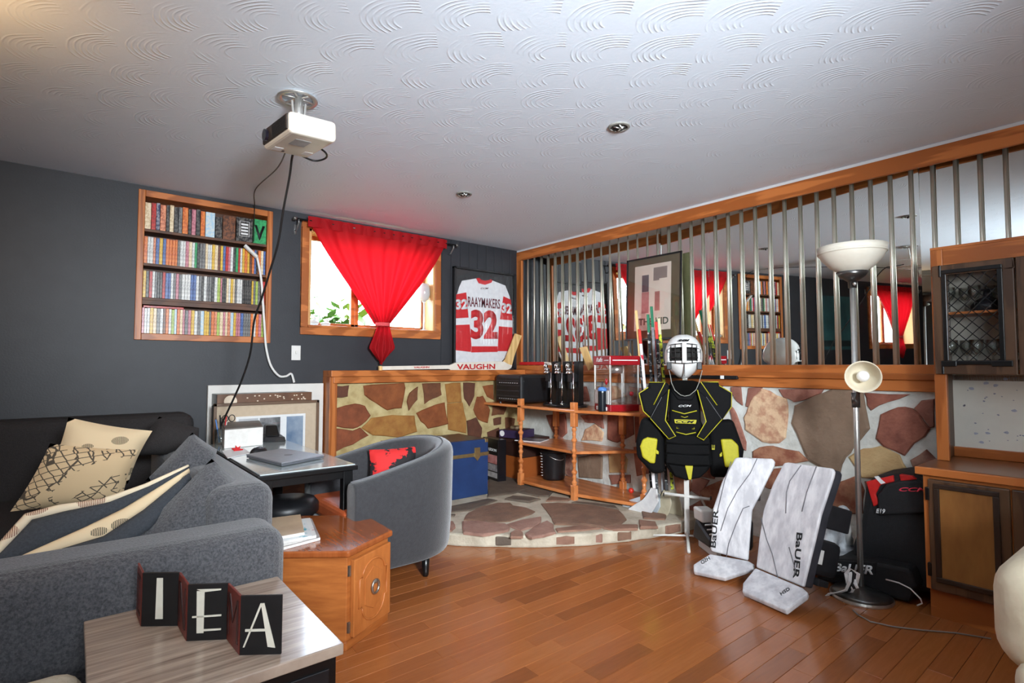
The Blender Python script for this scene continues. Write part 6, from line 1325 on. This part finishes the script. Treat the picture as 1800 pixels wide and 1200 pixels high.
MB().bb((T0, -.0, zbt), (T1, .012, ztop)).build('backing', BLACK, pic); MB().bb((T0+.012, -.006, zbt+.012), (T1-.012, 0, ztop-.012)).build('mat_board', mat('cream_mat', (206, 186, 162), (196, 176, 152), 30, .8), pic)
FRB = mat('umber_frame', (110, 84, 64), (90, 68, 52), 6, .4)
for a, b_ in (((T0, -.02, ztop-.02), (T1, -.0, ztop)), ((T0, -.02, zbt), (T1, 0, zbt+.02)), ((T0, -.02, zbt), (T0+.02, 0, ztop)), ((T1-.02, -.02, zbt), (T1, 0, ztop))): MB().bb(a, b_).build('frame_rail', FRB, pic, bevel=.002)
MB().bb((fpx(414), -.009, zbt+.12), (fpx(536), -.006, fpz(729))).build('inner_mat', WHITEP, pic)
for a, b_, m in ((419, 453, mat('photo_pale', (206, 206, 208), (170, 172, 176), 9, .4)), (456, 492, mat('photo_mono', (60, 60, 62), (176, 176, 178), 9, .4)), (503, 532, mat('photo_blue', (92, 116, 146), (160, 172, 186), 7, .4))): MB().bb((fpx(a), -.0105, zbt+.15), (fpx(b_), -.009, fpz(733))).build('photograph', m, pic)
MB().bb((T0+.02, -.0135, zbt+.02), (T1-.02, -.012, ztop-.02)).build('glass', GLASS, pic)
# what the frame stands on: a plain low chest
ch = thing('low_chest', 'plain dark chest standing on the floor behind the desk, under the pictures', 'chest', (-2.55, -.34, 0)); MB().bb((T0, -.09, 0), (T1, .09, zbt-.002)).build('body', mat('chest_dark', (1, 1, 1)), ch, bevel=.004); MB().bb((T0+.02, -.095, .1), (T1-.02, -.088, zbt-.05)).build('front', DKW, ch)

# ------------------------------------------------------------------ projector, cables, ceiling sockets
pj = thing('projector', 'white ceiling projector with dark lens grille hanging from a round mount', 'projector', (-2.93, -1.95, H))
PJ0 = Matrix.Translation((-.005, -.03, -.20)) @ Matrix.Rotation(-.05, 4, 'Y') @ Matrix.Rotation(.06, 4, 'X') @ Rz(.06)
IVO = mat('projector_ivory', (226, 218, 204), (214, 206, 192), 12, .4)
MB(PJ0).bb((-.105, -.165, -.045), (.105, .165, .045)).build('body', IVO, pj, bevel=.018, seg=3)
MB(PJ0).bb((-.112, -.15, -.03), (-.10, .15, .036)).build('grille', mat('grille_brown', (62, 50, 42), (34, 28, 24), 60, .5), pj, bevel=.006)
for i in range(9): MB(PJ0).bb((-.114, -.14, -.026+.0065*i), (-.108, .02, -.023+.0065*i)).build('vent_slat', BLACK, pj)
MB(PJ0).tube([(-.10, .09, .0), (-.125, .09, .0)], .026, 18).build('lens', mat('lens_glass', (20, 18, 26), (30, 26, 36), 10, .08), pj)
for a, b_, m in (((-.05, -.09, -.0465), (.02, -.0, -.0455), mat('label_grey', (150, 150, 152), (176, 176, 178), 50, .5)), ((-.08, .08, -.0465), (-.04, .13, -.0455), WHITEP), ((.05, .06, -.0465), (.085, .11, -.0455), WHITEP)): MB(PJ0).bb(a, b_).build('label', m, pj)
MB(PJ0).bb((-.035, .11, -.0468), (-.025, .13, -.0455)).build('screw_slot', BLACK, pj)
mt_ = MB()
for i in range(6):
    a = 2*PI*i/6; mt_.tube([(0, 0, -.012), (.075*math.cos(a), .075*math.sin(a)+.02, -.008)], .007, 6, False, (.5, 1))
mt_.tube([(.078*math.cos(t), .02+.078*math.sin(t), -.008) for t in [2*PI*i/36 for i in range(36)]], .009, 6, True, (.5, 1.4)); mt_.build('mount_ring', STEEL, pj, smooth=True)
MB().tube([(0, .0, -.008), (-.003, -.01, -.155)], .019, 14).build('mount_arm', STEEL, pj, smooth=True)
for s in (-1, 1): MB().tube([(.03*s, 0, -.03), (.02*s, -.01, -.155)], .006, 8).build('mount_strut', STEEL, pj)
PB_ = V((-2.93, -1.95, H))+PJ0 @ V((.05, .16, -.03)); PB2 = V((-2.93, -1.95, H))+PJ0 @ V((.0, .165, -.03))
pin = at(449, 333, z=H-.008)
def spline(pts, n=10):
    P = [V(p) for p in pts]; out = []
    for i in range(len(P)-1):
        a = P[max(0, i-1)]; b_ = P[i]; c = P[i+1]; d = P[min(len(P)-1, i+2)]
        for k in range(n):
            t = k/n; out.append(tuple(.5*((2*b_)+(c-a)*t+(2*a-5*b_+4*c-d)*t*t+(3*b_-a-3*c+d)*t**3)))
    return out+[tuple(P[-1])]
CAB = mat('cable_black', (24, 22, 22), (30, 28, 28), 20, .45)
cA = [PB2, at(486, 297, d=(PB2-CAM).dot(_f)+.5), pin, at(447.5, 362, y=-.06), at(446.5, 400, y=-.05), at(446, 424, y=-.05)]
tag(MB().tube(spline(cA), .0035, 6).build('cable', CAB, None, smooth=True), 'thin black cable pinned to the ceiling and dropping to the white power strip', 'cable')
pxs = [(514, 274), (509, 310), (498, 369), (489, 426), (474, 478), (460, 524), (447, 563), (440, 620), (426, 665), (410, 702), (388, 748)]
d0 = (PB_-CAM).dot(_f); pe = at(388, 748, y=-.62); d1 = (pe-CAM).dot(_f)
tag(MB().tube(spline([PB_]+[at(a, b_, d=d0+(d1-d0)*(i+1)/len(pxs)) for i, (a, b_) in enumerate(pxs)]), .006, 6).build('cable', CAB, None, smooth=True), 'thicker black cable hanging free from the projector down to the desk', 'cable')
lp_ = [PB_, PB_+V((.09, .03, -.005)), PB_+V((.13, -.02, .0)), PB_+V((.11, -.09, .0)), PB_+V((.05, -.12, .015))]
tag(MB().tube(spline(lp_), .005, 6).build('cable', CAB, None, smooth=True), 'black cable looped behind the projector body', 'cable')
ps = thing('power_strip', 'white power strip hanging on its cord in front of the bookcase', 'power strip', tuple(at(440, 443, y=-.04)))
a_, b2_ = at(430, 431, y=-.04)-ps.location, at(452, 452, y=-.04)-ps.location
MB().tube([tuple(a_), tuple(b2_)], .021, 8, False, (.7, 1)).build('housing', WHITE, ps, bevel=.004); MB().tube([tuple(a_+V((0, -.015, 0))), tuple(a_+V((.012, -.017, -.010)))], .008, 8).build('plug', WHITEP, ps)
MB().tube(spline([at(x, y, y=-.04)-ps.location for x, y in ((452, 452), (459, 490), (462, 530), (465, 575), (468, 612), (476, 642), (490, 660), (503, 661), (512, 657), (517, 672))]), .009, 8).build('cord', WHITE, ps, smooth=True)
for (pxx, pyy), lb in (((1088, 222), 'nearer bare round light socket in the plaster ceiling'), ((816, 340), 'farther bare round light socket near the jersey wall')):
    c = at(pxx, pyy, z=H); s = thing('ceiling_socket', lb, 'light fitting', (c.x, c.y, H))
    MB().lathe([(.056, 0), (.056, -.007), (.045, -.009), (.045, 0)], n=26).build('rim', mat('socket_rim', (150, 148, 142), (120, 118, 112), 14, .5), s); MB().lathe([(0, -.002), (.045, -.002), (.045, -.004), (0, -.004)], n=26).build('cavity', mat('socket_dark', (40, 38, 36), (70, 68, 64), 40, .6), s)
    for t in range(5): MB().tube([(.03*math.cos(t*1.3), .03*math.sin(t*1.3), -.004), (.02*math.cos(t*1.3+1), .02*math.sin(t*1.3+1), -.016), (.01, .01*t-.02, -.006)], .0035, 6).build('wire', [WHITE, BLACK, STEEL][t % 3], s, smooth=True)
